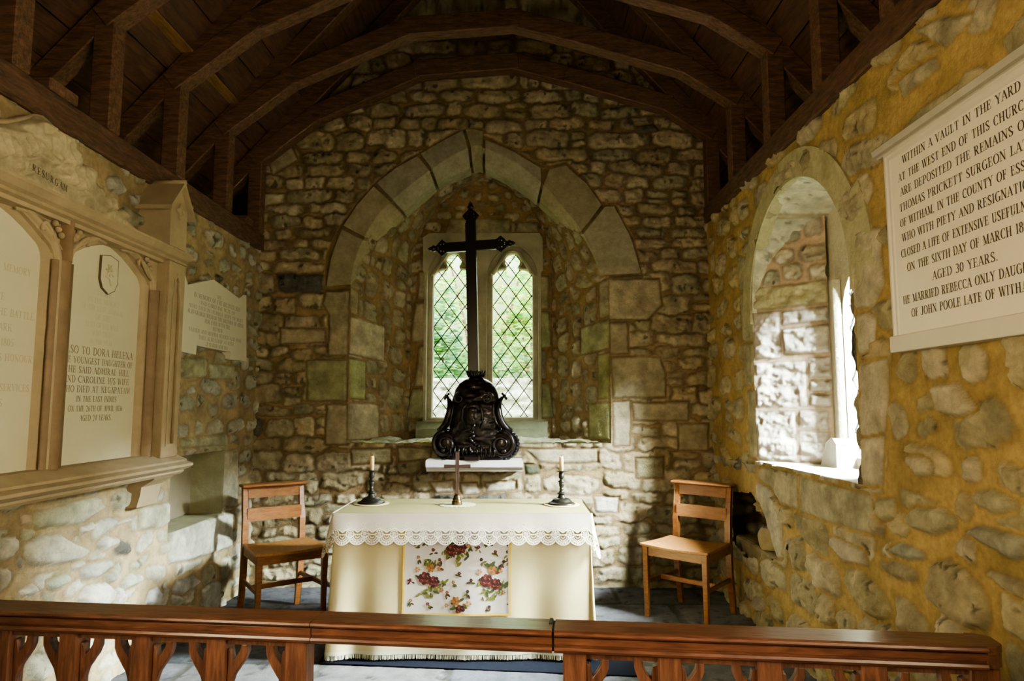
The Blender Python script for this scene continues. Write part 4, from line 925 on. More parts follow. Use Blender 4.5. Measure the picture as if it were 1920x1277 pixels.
# spandrel curls
def curl(y, z, sx, sz=1, s=1.):
    p = [(.0, .0), (.03, .02), (.065, .05), (.10, .085), (.135, .105), (.15, .09), (.145, .07), (.13, .068)]
    mb.tube([ML @ Vector((y + sx * q[0] * s, z + sz * q[1] * s, .098)) for q in p], [.004, .006, .008, .009, .010, .010, .008, .005], 8)
for y, sx in ((2.70, 1), (2.655, -1), (3.32, -1), (2.04, 1)):
    mb = MB()
    curl(y, 1.93, sx, 1, .8)
    for k in range(3): mb.ball(ML @ Vector((y + sx * (.012 + .02 * k), 1.985 + .02 * k, .10)), .013, None, 8, 6, (1, 1, 1))
    mb.tube([ML @ Vector((y + sx * (.05 + .2 * t), 2.045 - .018 * t, .09)) for t in (0, .3, .6, 1)], .007, 6)
    mp(mb, 'spandrel_carving', M_MEM)
# gable of carved relief: a height map of shield, drapery and scrolls over the cornice
GO = [(1.86, 2.125), (1.87, 2.14), (2.0, 2.20), (2.20, 2.275), (2.40, 2.36), (2.50, 2.425), (2.55, 2.44), (2.60, 2.43), (2.70, 2.40), (2.78, 2.36), (2.88, 2.30), (3.0, 2.245), (3.15, 2.19), (3.27, 2.15), (3.30, 2.125)]
def carved():
    U = axis([1.80, 3.34], [.0065]); V = axis([2.115, 2.46], [.0065]); uu, vv = np.meshgrid(U, V, indexing='ij')
    top = np.interp(uu, [p[0] for p in GO], [p[1] for p in GO]); d = np.clip((top - vv) / .03, 0, 1)
    h = .055 + .03 * sstep(d, 0, 1)
    def blob(y, z, ry, rz, a, k=1.5, th=0.):
        c, s = math.cos(th), math.sin(th); x, q = (uu - y) * c + (vv - z) * s, -(uu - y) * s + (vv - z) * c
        return a * sstep(1 - ((np.abs(x) / ry) ** k + (np.abs(q) / rz) ** k) ** (1 / k), 0, .2)
    sh = blob(2.54, 2.325, .085, .085, .028, 3); h = h + sh + blob(2.80, 2.275, .045, .06, .022, 3, .5)
    h = h +   .012 * sh / .028 * np.sin((uu + vv) * 90) * .25
    for (y, z, r1, r2, th) in ((2.66, 2.33, .05, .09, .2), (2.41, 2.27, .05, .07, -.4), (2.44, 2.20, .06, .035, .2), (2.95, 2.21, .045, .035, 0), (3.08, 2.205, .04, .03, 0), (2.72, 2.22, .08, .03, -.3), (2.30, 2.23, .06, .05, 0), (2.12, 2.21, .05, .03, .3)):
        h = h + blob(y, z, r1, r2,   .024, 1.8, th) * (1 + .5 * np.sin(uu * 140 + vv * 60))
    f = fbm(uu * 16 + .4 * np.sin(vv * 30), vv * 12, 3, 40)
    h = h + .016 * np.abs(fbm(uu * 6 + .4 * np.sin(vv * 14), vv * 5, 2, 41)) * sstep(d, .2, 1) + .009 * np.sin(uu * 40 - vv * 62 + 5 * f) * sstep(vv, 2.2, 2.3)
    scroll = sstep(1 - np.abs(vv - (2.196 - .10 * (uu - 2.6))) / .032, 0, .2) * sstep(uu, 2.42, 2.45) * (1 - sstep(uu, 2.74, 2.77))
    h = h * (1 - scroll) + scroll * .088
    idx = np.arange(uu.size).reshape(uu.shape); q = np.stack([idx[:-1, :-1], idx[1:, :-1], idx[1:, 1:], idx[:-1, 1:]], -1)
    m = (vv < top); q = q[m[:-1, :-1] & m[1:, 1:]].reshape(-1, 4)
    col = np.array((.42, .365, .25))[None, None, :] * (1 + 5 * (h - .085)[..., None]) * (1 + .3 * fbm(uu * 8, vv * 8, 3, 3)[..., None])
    me = bpy.data.meshes.new('carved_gable'); iv = np.array(ML)
    co = np.stack([uu, vv, h], -1).reshape(-1, 3) @ iv[:3, :3].T + iv[:3, 3]
    me.from_pydata(co.tolist(), [], q.tolist()); at = me.color_attributes.new('Col', 'FLOAT_COLOR', 'POINT')
    at.data.foreach_set('color', np.concatenate([np.clip(col, .02, 1).reshape(-1, 3), np.ones((uu.size, 1))], 1).astype(np.float32).ravel())
    me.polygons.foreach_set('use_smooth', [True] * len(q)); me.materials.append(M_RELIEF)
    o = bpy.data.objects.new('carved_gable', me); COL.objects.link(o); o.parent = mem
    bk = MB(); bk.plate([(p[0], p[1]) for p in GO], [], 0, .052, ML); bk.sweep(GO, [(0, .03), (.006, .06), (-.006, .066), (-.014, .055)], False, ML, True); mp(bk, 'gable_slab', M_MEM)
    tx = MB()
    s = 'RESURGAM'; x = 2.482
    for ch in s:
        cut_text(tx, ch, x, 2.181 - .10 * (x - 2.6), .027, ML, h=.0905); x += (GL[ch][0] + .14) * .0295
    mp(tx, 'motto', M_INKD, o)
carved()
# gabled caps at the ends of the cornice
for c, sgn in ((3.432, 1), (1.91, -1)):
    mb = MB(); mb.box(c - .085, c + .085, 2.12, 2.34, 0, .168, ML)
    mb.plate([(c - .085, 2.335), (c + .085, 2.335), (c, 2.45)], [], 0, .168, ML)
    mb.plate([(c + .028 * math.cos(a) * (1 + .35 * math.cos(4 * a)), 2.315 + .034 * math.sin(a) * (1 + .35 * math.cos(4 * a))) for a in [2 * PI * k / 32 for k in range(32)]], [], .168, .176, ML)
    for k in range(4): mb.ball(ML @ Vector((c + .022 * math.cos(PI / 2 * k), 2.315 + .026 * math.sin(PI / 2 * k), .174)), .014, None, 8, 6, (.6, 1, 1))
    cp = mp(mb, 'gabled_cap', M_MEM, bevel=.003)
    mb = MB()
    for s_ in (-1, 1):
        mb.plate([(c, 2.452), (c, 2.475), (c + s_ * .125, 2.318), (c + s_ * .125, 2.296)], [], -.0, .192, ML)
    mb.tube([ML @ Vector((c, 2.473, 0)), ML @ Vector((c, 2.473, .195))], .012, 10); mp(mb, 'cap_roof', M_MEM, cp)

# the smaller tablet further along the left wall
tab = thing('wall_tablet', 'small pale gabled tablet on the left wall beyond the large arched memorial', 'memorial tablet', (XL, 4.22, 1.6))
MT = tab.matrix_basis.inverted() @ M_LEFT
tz = lambda pts: [atX(u, v, XL + .05) for u, v in pts]
to = tz([(340, 527 - 26)]) and [(3.735, 2.03), (3.76, 2.035), (3.79, 1.995), (4.12, 2.082), (4.50, 2.030), (4.545, 2.045), (4.575, 2.062), (4.625, 2.068), (4.665, 1.612), (4.40, 1.612), (4.395, 1.655), (3.93, 1.655), (3.925, 1.606), (3.735, 1.606)]
mb = MB(); mb.plate(to, [], .0, .05, MT); tp = mb.build('marble_slab', M_MARBLE2, tab, bevel=.004)
tx = MB()
for k, (s, cap, w) in enumerate((('IHS', .022, .06), ('IN MEMORY OF THE BELOVED SON', .026, .66), ('AND CAROLINE WIFE OF', .022, .5), ('WHO DIED IN HUMBLE HOPE OF REST', .022, .76), ('ALSO GEORGE WILLIAM THE BROTHER OF ABOVE', .024, .80), ('FOR EVER WITH THE', .024, .36), ('MOTHER', .022, .14), ('FATHER AND MOTHER REJOICE ALSO HERE', .022, .74), ('THEY ALSO SLEEP AT REST', .022, .5), ('AT SUNRISE JUNE 1837', .022, .32))):
    cut_text(tx, s, 4.20, 1.975 - k * .0345, cap, MT, wd=w / text_width(s, cap), h=.0512)
tx.build('inscription', plain('grey_lettering', (.28, .26, .2), .8, bmp=0), tp)

# the white tablet on the right wall
rt = thing('wall_tablet', 'large white marble tablet with black capital lettering high on the right wall', 'memorial tablet', (XR, 2.09, 1.5))
MRt = rt.matrix_basis.inverted() @ M_RIGHT
y0, y1 = 2.487, 1.69
mb = MB(); mb.box(-y0, -y1, 1.555, 2.252, 0, .042, MRt); sl_ = mb.build('marble_slab', plain('tablet_marble', (.80, .74, .58), .32, var=.07, scale=5, bmp=.05, bdist=.002), rt, bevel=.002)
mb = MB(); mb.sweep([(-y1, 2.250), (-y0, 2.250), (-y0, 1.555), (-y1, 1.555)][0:3], [(0, .042), (0, .05), (.012, .052), (.018, .046), (.03, .046), (.034, .042)], False, MRt); mb.build('edge_moulding', M_MARBLE2, rt)
mb = MB(); mb.prism([(2.250, 0), (2.250, .045), (2.256, .050), (2.260, .062), (2.280, .070), (2.284, .066), (2.284, 0)], -y0 - .05, -y1 + .05, MRt); mb.build('cornice', plain('grey_cornice', (.42, .39, .31), .6, var=.3, scale=12, bmp=.2), rt)
mb = MB(); mb.box(-y0 - .012, -y1 + .012, 1.497, 1.558, 0, .058, MRt); mb.build('sill', M_MARBLE2, rt, bevel=.004)
tx = MB(); cy = -1.975
rows = (('WITHIN A VAULT IN THE YARD', 2.378, 2.178), ('AT THE WEST END OF THIS CHURCH', 2.409, 2.119), ('ARE DEPOSITED THE REMAINS OF', 2.402, 2.064), ('THOMAS PRICKETT SURGEON LATE', 2.412, 2.007), ('OF WITHAM, IN THE COUNTY OF ESSEX', 2.414, 1.950),
        ('WHO WITH PIETY AND RESIGNATION', 2.406, 1.895), ('CLOSED A LIFE OF EXTENSIVE USEFULNESS', 2.418, 1.838), ('ON THE SIXTH DAY OF MARCH 1800', 2.386, 1.782), ('AGED 30 YEARS.', 2.245, 1.724), ('HE MARRIED REBECCA ONLY DAUGHTER', 2.422, 1.668), ('OF JOHN POOLE LATE OF WITHAM', 2.376, 1.616))
for s, ya, z in rows:
    cap = .029; half = ya - 2.09
    wd = min(1.35, 2 * half / text_width(s, cap)); wd = max(.7, wd)
    cut_text(tx, s, -ya, z, cap, MRt, 'L', wd=wd, h=.0432, bold=.85)
tx.build('inscription', M_INKD, sl_)
# ================================================================== ALTAR RAIL
M_RAIL = wood('rail_oak', (.060, .022, .014), (.23, .095, .056), .30, (4, 26, 26), .25, .25)
M_RAILP = wood('rail_post_oak', (.07, .027, .017), (.26, .11, .064), .42, (30, 30, 4), .3, .1)
RA = math.radians(-6.1); R0 = (-.587, 1.88, 0)
RP = [(.004, .664), (-.003, .668), (-.006, .674), (-.003, .680), (.006, .682), (.006, .685), (.001, .687), (.001, .703), (.010, .705), (.010, .7085), (-.008, .7095), (-.011, .714), (-.008, .719), (.001, .722), (.094, .722), (.102, .719), (.104, .713), (.10, .708), (.094, .706), (.094, .688), (.10, .684), (.10, .680), (.096, .664)]
def rail_bar(th, x0, x1, name='handrail'):
    mb = MB(); mb.prism(RP, x0, x1); return mb.build(name, M_RAIL, th, bevel=.0015)
BR = [(0, 0), (.004, .022), (.014, .048), (.030, .070), (.044, .086), (.052, .100), (.055, .118), (.052, .128), (.036, .128), (.036, .118), (.032, .106), (.020, .092), (.008, .082), (.004, .06), (0, .04)]
def post(th, x, w, left=True, right=True, zt=.668, wl=.15, wr=.15):
    mb = MB(); mb.box(x, x + w, .012, .012 + .06, 0, zt, None, .004); p = mb.build('post', M_RAILP, th)
    return p
def brackets(th, xa, xb, z1=.646):
    """ogee brackets of one opening between posts, under its header board"""
    mb = MB(); mb.box(xa, xb, .024, .058, z1, .668); mb.build('header_board', M_RAILP, th)
    h = .150
    for s, x in ((1, xa), (-1, xb)):
        o = [(x + s * q, z1 - h + z) for q, z in ((0, -.01), (.006, .0), (.010, .03), (.020, .062), (.036, .086), (.050, .106), (.058, .126), (.058, .150), (.040, .150), (.036, .132), (.026, .116), (.016, .104), (.012, .118), (.010, .134), (.0, .138))]
        mb = MB(); mb.plate(o, [], -.052, -.028, Matrix(((1, 0, 0, 0), (0, 0, -1, 0), (0, 1, 0, 0), (0, 0, 0, 1)))); mb.build('bracket', M_RAILP, th, bevel=.004)
lab = dict(l='dark oak altar rail section on the left with four carved openings', m='plain oak gate bar bridging the gap in front of the altar', r='dark oak altar rail section on the right running to the stone wall')
rl = thing('altar_rail', lab['l'], 'altar rail', R0, RA, 'altar rail sections')
rail_bar(rl, -1.32, .033)
xs = [(-1.135, .058), (-.922, .058), (-.713, .056), (-.493, .055), (-.271, .055), (-.044, .062)]
for x, w in xs: post(rl, x, w)
for (x, w), (x2, _) in zip(xs, xs[1:]): brackets(rl, x + w, x2)
mb = MB(); mb.box(-1.135, -.044, .02, .065, .06, .12, None, .004); mb.build('bottom_rail', M_RAILP, rl)
gb = thing('altar_rail', lab['m'], 'altar rail', R0, RA, 'altar rail sections')
rail_bar(gb, .0355, .684)
mb = MB()
hg = MB(); hg.box(.6835, .6905, .004, .10, .669, .7165); hg.box(.674, .683, .05, .095, .7215, .7245); hg.build('hinge_and_gap_shade', plain('dark_iron', (.03, .028, .026), .5, .6, bmp=.1), gb)  # large box is a dark filler for the gap's shade; small one the hinge
rr = thing('altar_rail', lab['r'], 'altar rail', R0, RA, 'altar rail sections')
mb = MB(); mb.prism(RP, .690, 1.735)
mb.prism([(y, z) if False else (y, z) for y, z in RP], 1.735, 1.736)
o = mb.build('handrail', M_RAIL, rr, bevel=.0015)
mb = MB()
def end_oct(z0, z1, g):
    return [(1.735, -.006 + g), (1.755, -.004 + g), (1.782, .022 + g * .5), (1.786, .078 - g * .5), (1.757, .104 - g), (1.735, .104 - g)]
mb.plate(end_oct(0, 0, 0), [], .702, .722); mb.plate(end_oct(0, 0, .006), [], .668, .704); mb.build('end_block', M_RAIL, rr, bevel=.002)
xs = [(.712, .060), (.954, .060), (1.201, .061), (1.450, .061), (1.70, .07)]
for x, w in xs: post(rr, x, w)
for (x, w), (x2, _) in zip(xs, xs[1:]): brackets(rr, x + w, x2)
mb = MB(); mb.box(.712, 1.70, .02, .065, .06, .12, None, .004); mb.build('bottom_rail', M_RAILP, rr)
M_SCR = plain('screw', (.06, .055, .06), .4, .7, bmp=0)
for x in (.742, .985, 1.232):
    mb = MB(); mb.lathe([(0, .0), (.004, 0), (.0035, .0012), (0, .0018)], 10, Matrix.Translation((x, .0042, .697)) @ Matrix.Rotation(PI / 2, 4, 'X'))
    mb.build('screw_head', M_SCR, rr)

# ================================================================== CHAIRS
M_CH = wood('chair_beech', (.17, .062, .018), (.36, .15, .045), .38, (5, 26, 26), .12, .15)
M_CHS = wood('chair_seat', (.30, .125, .035), (.50, .25, .085), .38, (26, 5, 26), .12, .15)
def chair(label, loc, rz, hgt=.80):
    """origin at the front left foot as one faces the chair; x to the right along the front, y to the back"""
    t = thing('church_chair', label, 'chair', loc, rz, 'wooden church chairs')
    W, D, S = .435, .37, .45; bw = .385; ix = (W - bw) / 2
    # dished seat
    mb = MB(); n = 12; vs = []; fs = []
    for i in range(n + 1):
        for j in range(9):
            u, v = i / n, j / 8
            x = -.01 + u * (W + .02) + (0.5 - u) * 2 * ix * v; y = -.012 + v * (D - .01)
            z = S - .010 * (1 - (2 * u - 1) ** 2) - .004 * (1 - (2 * v - 1) ** 2)
            vs.append((x, y, z)); vs.append((x, y, z - .016))
    K = lambda i, j, b: (i * 9 + j) * 2 + b
    for i in range(n):
        for j in range(8):
            fs += [(K(i, j, 0), K(i + 1, j, 0), K(i + 1, j + 1, 0), K(i, j + 1, 0)), (K(i, j, 1), K(i, j + 1, 1), K(i + 1, j + 1, 1), K(i + 1, j, 1))]
        fs += [(K(i, 0, 0), K(i, 0, 1), K(i + 1, 0, 1), K(i + 1, 0, 0)), (K(i, 8, 0), K(i + 1, 8, 0), K(i + 1, 8, 1), K(i, 8, 1))]
    for j in range(8): fs += [(K(0, j, 0), K(0, j + 1, 0), K(0, j + 1, 1), K(0, j, 1)), (K(n, j, 0), K(n, j, 1), K(n, j + 1, 1), K(n, j + 1, 0))]
    mb.add(vs, fs); mb.build('seat', M_CHS, t, bevel=.003)
    def leg(x, y, x2, y2, z0, z1, a, b, nm):
        mb = MB(); q = []
        for (xx, yy, zz, w) in ((x, y, z0, a), (x2, y2, z1, b)):
            q += [(xx - w / 2, yy - w / 2, zz), (xx + w / 2, yy - w / 2, zz), (xx + w / 2, yy + w / 2, zz), (xx - w / 2, yy + w / 2, zz)]
        mb.add(q, [(3, 2, 1, 0), (4, 5, 6, 7), (0, 1, 5, 4), (1, 2, 6, 5), (2, 3, 7, 6), (3, 0, 4, 7)]); return mb.build(nm, M_CH, t, bevel=.004)
    for s in (0, 1): leg(.02 + s * (W - .04), .02, .02 + s * (W - .04), .018, 0, S - .012, .026, .037, 'front_leg')
    for s in (0, 1):
        x = ix + .012 + s * (bw - .024)
        mb = MB(); pr_ = [(D + .055, 0), (D + .01, .24), (D, S), (D + .004, S + .12), (D + .045, hgt - .012), (D + .072, hgt - .012), (D + .036, S + .12), (D + .036, S), (D + .042, .24), (D + .08, 0)]
        mb.prism([(y, z) for y, z in pr_], x - .015, x + .015); mb.build('back_post', M_CH, t, bevel=.004)
    mb = MB()
    n = 10; top = lambda u: S - .012 - .010 * (1 - (2 * u - 1) ** 2)
    ap = [(.036 + (W - .072) * k / n, top((.036 + (W - .072) * k / n) / W)) for k in range(n + 1)] + [(W - .036, S - .075), (.036, S - .075)]
    mb.plate(ap, [], -.030, -.010, Matrix(((1, 0, 0, 0), (0, 0, -1, 0), (0, 1, 0, 0), (0, 0, 0, 1)))); mb.build('front_apron', M_CH, t)
    for s in (0, 1):
        x0, x1 = .02 + s * (W - .04), ix + .012 + s * (bw - .024); L = math.hypot(x1 - x0, D - .03); a = math.atan2(D - .03, x1 - x0)
        T = Matrix.Translation((x0, .03, 0)) @ Matrix.Rotation(a, 4, 'Z')
        mb = MB(); mb.box(0, L - .005, -.010, .010, S - .075, S - .022, T); mb.build('side_apron', M_CH, t)
        mb = MB(); mb.box(0, L + .015, -.008, .008, .20, .228, T, .004); mb.build('side_stretcher', M_CH, t)
    mb = MB(); mb.box(.03, W - .03, .17, .188, .202, .232, None, .004); mb.build('cross_stretcher', M_CH, t)
    def slat(z0, z1, y, nm, th=.018):
        mb = MB(); n = 8; o = []
        for k in range(n + 1):
            u = k / n; o.append((ix + .02 + (bw - .04) * u, y + .014 * (1 - (2 * u - 1) ** 2)))
        o += [(x, y_ + th) for x, y_ in o[::-1]]; mb.plate(o, [], z0, z1); mb.build(nm, M_CH, t, bevel=.003)
    slat(S + .125, S + .205, D + .006, 'middle_slat'); slat(hgt - .085, hgt - .02, D + .040, 'top_slat')
    mb = MB(); mb.box(ix - .018, ix + bw + .018, D + .0, D + .092, hgt - .013, hgt + .006, None, .006); mb.build('top_ledge', M_CH, t)
    return t
chair('plain wooden church chair left of the altar, seat tucked behind the lace corner', (-1.50, 3.985, 0), math.radians(37))
chair('plain wooden church chair with a lighter seat right of the altar, beside the broken wall', (.79, 4.325, 0), math.radians(-41))

# ================================================================== THE ALTAR
AX0, AX1, AY0, AY1, AZ = -.945, .385, 3.585, 4.115, .742
mt = MB(); mt.plate([(-1.00, 3.535), (.62, 3.375), (.66, 4.15), (-1.02, 4.18)], [], 0, .010)
M_NAVY = plain('navy_mat', (.008, .009, .014), .95, var=.3, scale=60, bmp=.4); M_NAVY.node_tree.nodes['Principled BSDF'].inputs['Specular IOR Level'].default_value = .03
o = mt.build('floor_mat', M_NAVY, bevel=.003); props(o, 'dark navy mat spread on the flagstones under the altar', 'mat')
def hang(s, t, L, flare, x0=AX0, x1=AX1, y0=AY0, y1=AY1, ztop=AZ, waves=0., cl=.14, corner_drop=.0, off=0.):
    """cloth edge round three sides of the table: s runs left side, corner, front, corner, right side; t = drop"""
    W, Dp = x1 - x0, y1 - y0
    r = off + flare * (t / L) ** 1.2
    a, b, c, d = Dp, Dp + cl, Dp + cl + W, Dp + 2 * cl + W
    if s < a: n = (-1, 0); p = (x0, y1 - s); k = 0
    elif s < b: f = (s - a) / cl * PI / 2; n = (-math.cos(f), -math.sin(f)); p = (x0, y0); k = math.sin(2 * f)
    elif s < c: n = (0, -1); p = (x0 + s - b, y0); k = 0
    elif s < d: f = (s - c) / cl * PI / 2; n = (math.sin(f), -math.cos(f)); p = (x1, y0); k = math.sin(2 * f)
    else: n = (1, 0); p = (x1, y0 + s - d); k = 0
    u = s - b
    e = math.exp(-(min(abs(u), abs(u - W)) / .28) ** 2)
    w = waves * (t / L) * (.25 + e) * math.sin(u * 21 + 1.3 * math.sin(u * 7) + 1.5 * t) + waves * .35 * (t / L) * math.sin(u * 9.3 + 1)
    r = r + w + k * flare * .8 * (t / L)
    return (p[0] + n[0] * r, p[1] + n[1] * r, ztop - t * (1 + corner_drop * k))
def cloth_grid(mb, L, fn, ns, nt, t0=0., smax=None, top=True):
    vs, fs = [], []
    for i in range(ns + 1):
        for j in range(nt + 1): vs.append(fn(smax * i / ns, t0 + (L - t0) * j / nt))
    for i in range(ns):
        for j in range(nt): a = i * (nt + 1) + j; fs.append((a, a + 1, a + nt + 2, a + nt + 1))
    mb.add(vs, fs, None, True)
def fabric(name, col, scale=260, var=.05, rough=.9, bmp=.15):
    m, t, b = new_mat(name); v = coords(t); wv = t.nodes.new('ShaderNodeTexWave'); wv.inputs['Scale'].default_value = scale; wv.bands_direction = 'DIAGONAL'; lnk(t, v, wv.inputs[0])
    f = noise(t, 5, 4, .6, v)
    lnk(t, mixc(t, f, [c * (1 - var * 2) for c in col], [min(1, c * (1 + var)) for c in col]), b.inputs['Base Color'])
    b.inputs['Roughness'].default_value = rough; b.inputs['Specular IOR Level'].default_value = .15; bump(t, b, wv.outputs['Fac'], bmp, .001); return m
CW, CD, CL = AX1 - AX0, AY1 - AY0, .14
SM = 2 * CD + 2 * CL + CW
FL = .700
ff = lambda s, t: hang(s, t, FL, .030, waves=.014)
alt = thing('altar_frontal', 'cream altar cloth hanging to the floor with a floral panel and fringe', 'altar cloth', ((AX0 + AX1) / 2, AY0, 0))
MF = alt.matrix_basis.inverted()
f2 = lambda s, t: tuple(MF @ Vector(ff(s, t)))
mb = MB(); cloth_grid(mb, FL, f2, 150, 26, 0, SM); mb.box(AX0, AX1, AY0, AY1, AZ - .003, AZ, MF)
mb.build('cream_cloth', fabric('cream_cloth', (.54, .45, .24)), alt)
fr_ = MB(); n = 620; rr_ = random.Random(3)
for i in range(n):
    s = SM * (i + rr_.uniform(-.3, .3)) / n
    s = min(max(s, .002), SM - .01)
    p, q = Vector(f2(s, FL - .006)), Vector(f2(s + .0028, FL - .006))
    d = Vector((rr_.uniform(-.003, .003), rr_.uniform(-.006, .0), -.027 + rr_.uniform(-.002, .003)))
    fr_.add([p, q, q + d, p + d], [(0, 1, 2, 3)])
fr_.build('fringe', fabric('fringe_wool', (.55, .54, .40), 90), alt)['kind'] = 'stuff'
hb = MB(); cloth_grid(hb, FL - .002, lambda s, t: tuple(Vector(f2(s, t)) + Vector((0, -.002, 0))), 150, 1, FL - .018, SM); hb.build('fringe_braid', fabric('braid', (.52, .51, .37), 120), alt)
# floral panel sewn on the front
PX0, PX1, PZ1, PT0, PT1 = -.585, -.025, .0, .06, .508
S0 = CD + CL - AX0      # s = S0 + x on the front
def on_front(x, t, o=.004):
    p = ff(S0 + x, t); return MF @ Vector((p[0], p[1] - o, p[2]))
def front_patch(mb, x0, x1, t0, t1, o, nx=22, nt=16, col=None):
    vs = [on_front(x0 + (x1 - x0) * i / nx, t0 + (t1 - t0) * j / nt, o) for i in range(nx + 1) for j in range(nt + 1)]
    mb.add(vs, [(i * (nt + 1) + j, i * (nt + 1) + j + 1, (i + 1) * (nt + 1) + j + 1, (i + 1) * (nt + 1) + j) for i in range(nx) for j in range(nt)], None, True, col)
mb = MB(); front_patch(mb, PX0, PX1, PT0, PT1, .003); fp = mb.build('floral_panel', fabric('linen_panel', (.52, .47, .41), 150, .06), alt, label='white floral panel edged in gold')
mb = MB()
for a in ((PX0, PX0 + .010, PT0, PT1), (PX1 - .010, PX1, PT0, PT1), (PX0, PX1, PT1 - .010, PT1)): front_patch(mb, *a, .005, 22 if a[1] - a[0] > .1 else 1, 16 if a[3] - a[2] > .1 else 1)
mb.build('gold_border', fabric('gold_braid', (.62, .40, .05), 300), fp)
fl = MB(); rr_ = random.Random(12)
KX = .00283 / 3.361
def fx(cx, cy):          # photograph crop coordinates of the print -> place on the cloth
    x, z = atY(590 + cx / 3.361, 820 + cy / 3.361, 3.556); return x, AZ - z
def petal(x, t, r0, r1, ang, col, o, n=9):
    pts = []
    for k in range(n):
        a = 2 * PI * k / n; px, py = r0 * math.cos(a), r1 * math.sin(a)
        X_, T_ = x + px * math.cos(ang) - py * math.sin(ang), t + px * math.sin(ang) + py * math.cos(ang)
        if not (PX0 + .012 < X_ < PX1 - .012 and PT0 < T_ < PT1 - .012): return
        pts.append(on_front(X_, T_, o))
    fl.add(pts, [list(range(n))], None, False, col)
RED, DRED, PINK, GRN, DGRN, ORG = (.13, .022, .016), (.045, .007, .007), (.30, .12, .06), (.13, .13, .02), (.045, .058, .012), (.33, .14, .035)
def leaf(x, t, a, L=.020, c=GRN): petal(x + math.cos(a) * L * .5, t + math.sin(a) * L * .5, L * .55, L * .24, a, c, .0045)
def rose(cx, cy, r, cols=(DRED, RED, DRED, PINK)):
    x, t = fx(cx, cy); r *= KX * 1.22
    for k in range(7): a = k * .9; petal(x + .55 * r * math.cos(a), t + .55 * r * math.sin(a), r * .5, r * .42, a, cols[k % 2], .005 + .0001 * k)
    for k in range(5): a = k * 1.3 + .4; petal(x + .28 * r * math.cos(a), t + .28 * r * math.sin(a), r * .30, r * .2, a, cols[1 if k % 2 else 2], .006 + .0001 * k)
    for k in range(4): a = k * 1.6 + .9; petal(x + .5 * r * math.cos(a), t + .5 * r * math.sin(a), r * .20, r * .06, a + 1.57, cols[3], .0066)
    petal(x, t, r * .16, r * .16, 0, cols[2], .0068)
def bud(cx, cy, r, c=ORG):
    x, t = fx(cx, cy); r *= KX * 1.3
    for k in range(6): a = k * 1.05; petal(x + .5 * r * math.cos(a), t + .5 * r * math.sin(a), r * .42, r * .30, a, c if k % 2 else tuple(q * .6 for q in c), .0048 + .0001 * k)
def spray(cx, cy, n, R, cols=(GRN, DGRN)):
    for k in range(n):
        x, t = fx(cx + rr_.uniform(-R, R), cy + rr_.uniform(-R, R) * .8); leaf(x, t, rr_.uniform(0, 6.28), rr_.uniform(.018, .032), rr_.choice(cols))
def bouquet(cx, cy):
    spray(cx - 60, cy + 8, 5, 22); spray(cx + 75, cy + 30, 6, 24); spray(cx - 20, cy + 85, 10, 40); spray(cx + 40, cy + 85, 6, 28); spray(cx + 5, cy - 85, 8, 34); spray(cx + 60, cy - 70, 5, 24, (DGRN, RED))
    bud(cx + 8, cy - 60, 24); bud(cx - 75, cy - 50, 16, (.45, .26, .12)); bud(cx + 60, cy - 55, 12, (.4, .2, .06)); bud(cx + 75, cy + 78, 14, (.3, .16, .06)); bud(cx - 68, cy - 2, 9, DRED)
    rose(cx - 28, cy + 4, 32); rose(cx + 30, cy + 26, 28)
    for k in range(4):
        x, t = fx(cx - 20 + 14 * k, cy + 105); leaf(x, t, 1.2 + .2 * k, .02, GRN)
bouquet(720, 889); bouquet(1112, 903)
spray(840, 745, 10, 36); spray(920, 770, 10, 38); spray(960, 715, 5, 22); rose(917, 698, 32); rose(862, 716, 30); bud(968, 690, 12, (.4, .2, .08)); spray(840, 690, 5, 20)
spray(885, 1065, 12, 48); bud(888, 1035, 26); bud(968, 1052, 18, (.48, .27, .12)); rose(916, 1088, 24); bud(830, 1062, 12, (.4, .2, .1)); spray(935, 1060, 6, 20)
for cx, cy in ((635, 690), (745, 722), (1030, 705), (1140, 735), (1217, 735), (1095, 675), (705, 665), (655, 768), (790, 785), (1050, 783), (1187, 796), (910, 870), (870, 925), (985, 912), (602, 912), (828, 990), (960, 982), (1225, 1012), (712, 1062), (1102, 1080), (1222, 1062), (600, 1040), (1215, 690), (1215, 785)):
    bud(cx + rr_.uniform(-5, 5), cy - 8, 10, rr_.choice((DRED, RED, ORG)))
    for k in range(3):
        x, t = fx(cx + rr_.uniform(-8, 8), cy + rr_.uniform(0, 14)); leaf(x, t, rr_.uniform(-.5, 3.6), rr_.uniform(.016, .024), rr_.choice((GRN, DGRN, DRED)))
fl.build('rose_print', colored('print_inks', .9), fp)

# lace-edged cloth over the top
LZ = AZ + .004; LD = .098
lc = thing('lace_tablecloth', 'white lace-edged cloth laid over the top of the altar', 'tablecloth', ((AX0 + AX1) / 2, (AY0 + AY1) / 2, AZ))
MLc = lc.matrix_basis.inverted()
CL2 = .17; SM2 = 2 * CD + 2 * CL2 + CW
fh = lambda s, t: Vector(MLc @ Vector(hang(s, t, .17, .034, AX0 - .004, AX1 + .004, AY0 - .004, AY1, LZ, .008, CL2, .42, .010)))
mb = MB(); mb.box(AX0 - .004, AX1 + .004, AY0 - .004, AY1 + .004, AZ + .001, LZ, MLc, .0015); mb.build('cloth_top', fabric('shaded_top_linen', (.20, .172, .075), 300, .08), lc)  # white linen darkened to olive; the wall's dim reflection is put into the colour
mb = MB()
M_LIN = fabric('white_linen', (.50, .43, .34), 300, .05)
cloth_grid(mb, LD - .010, lambda s, t: tuple(fh(s, t)), 190, 5, 0, SM2); mb.build('linen_top', M_LIN, lc)
la = MB(); PIT = SM2 / round(SM2 / .0752); nsc = round(SM2 / PIT)
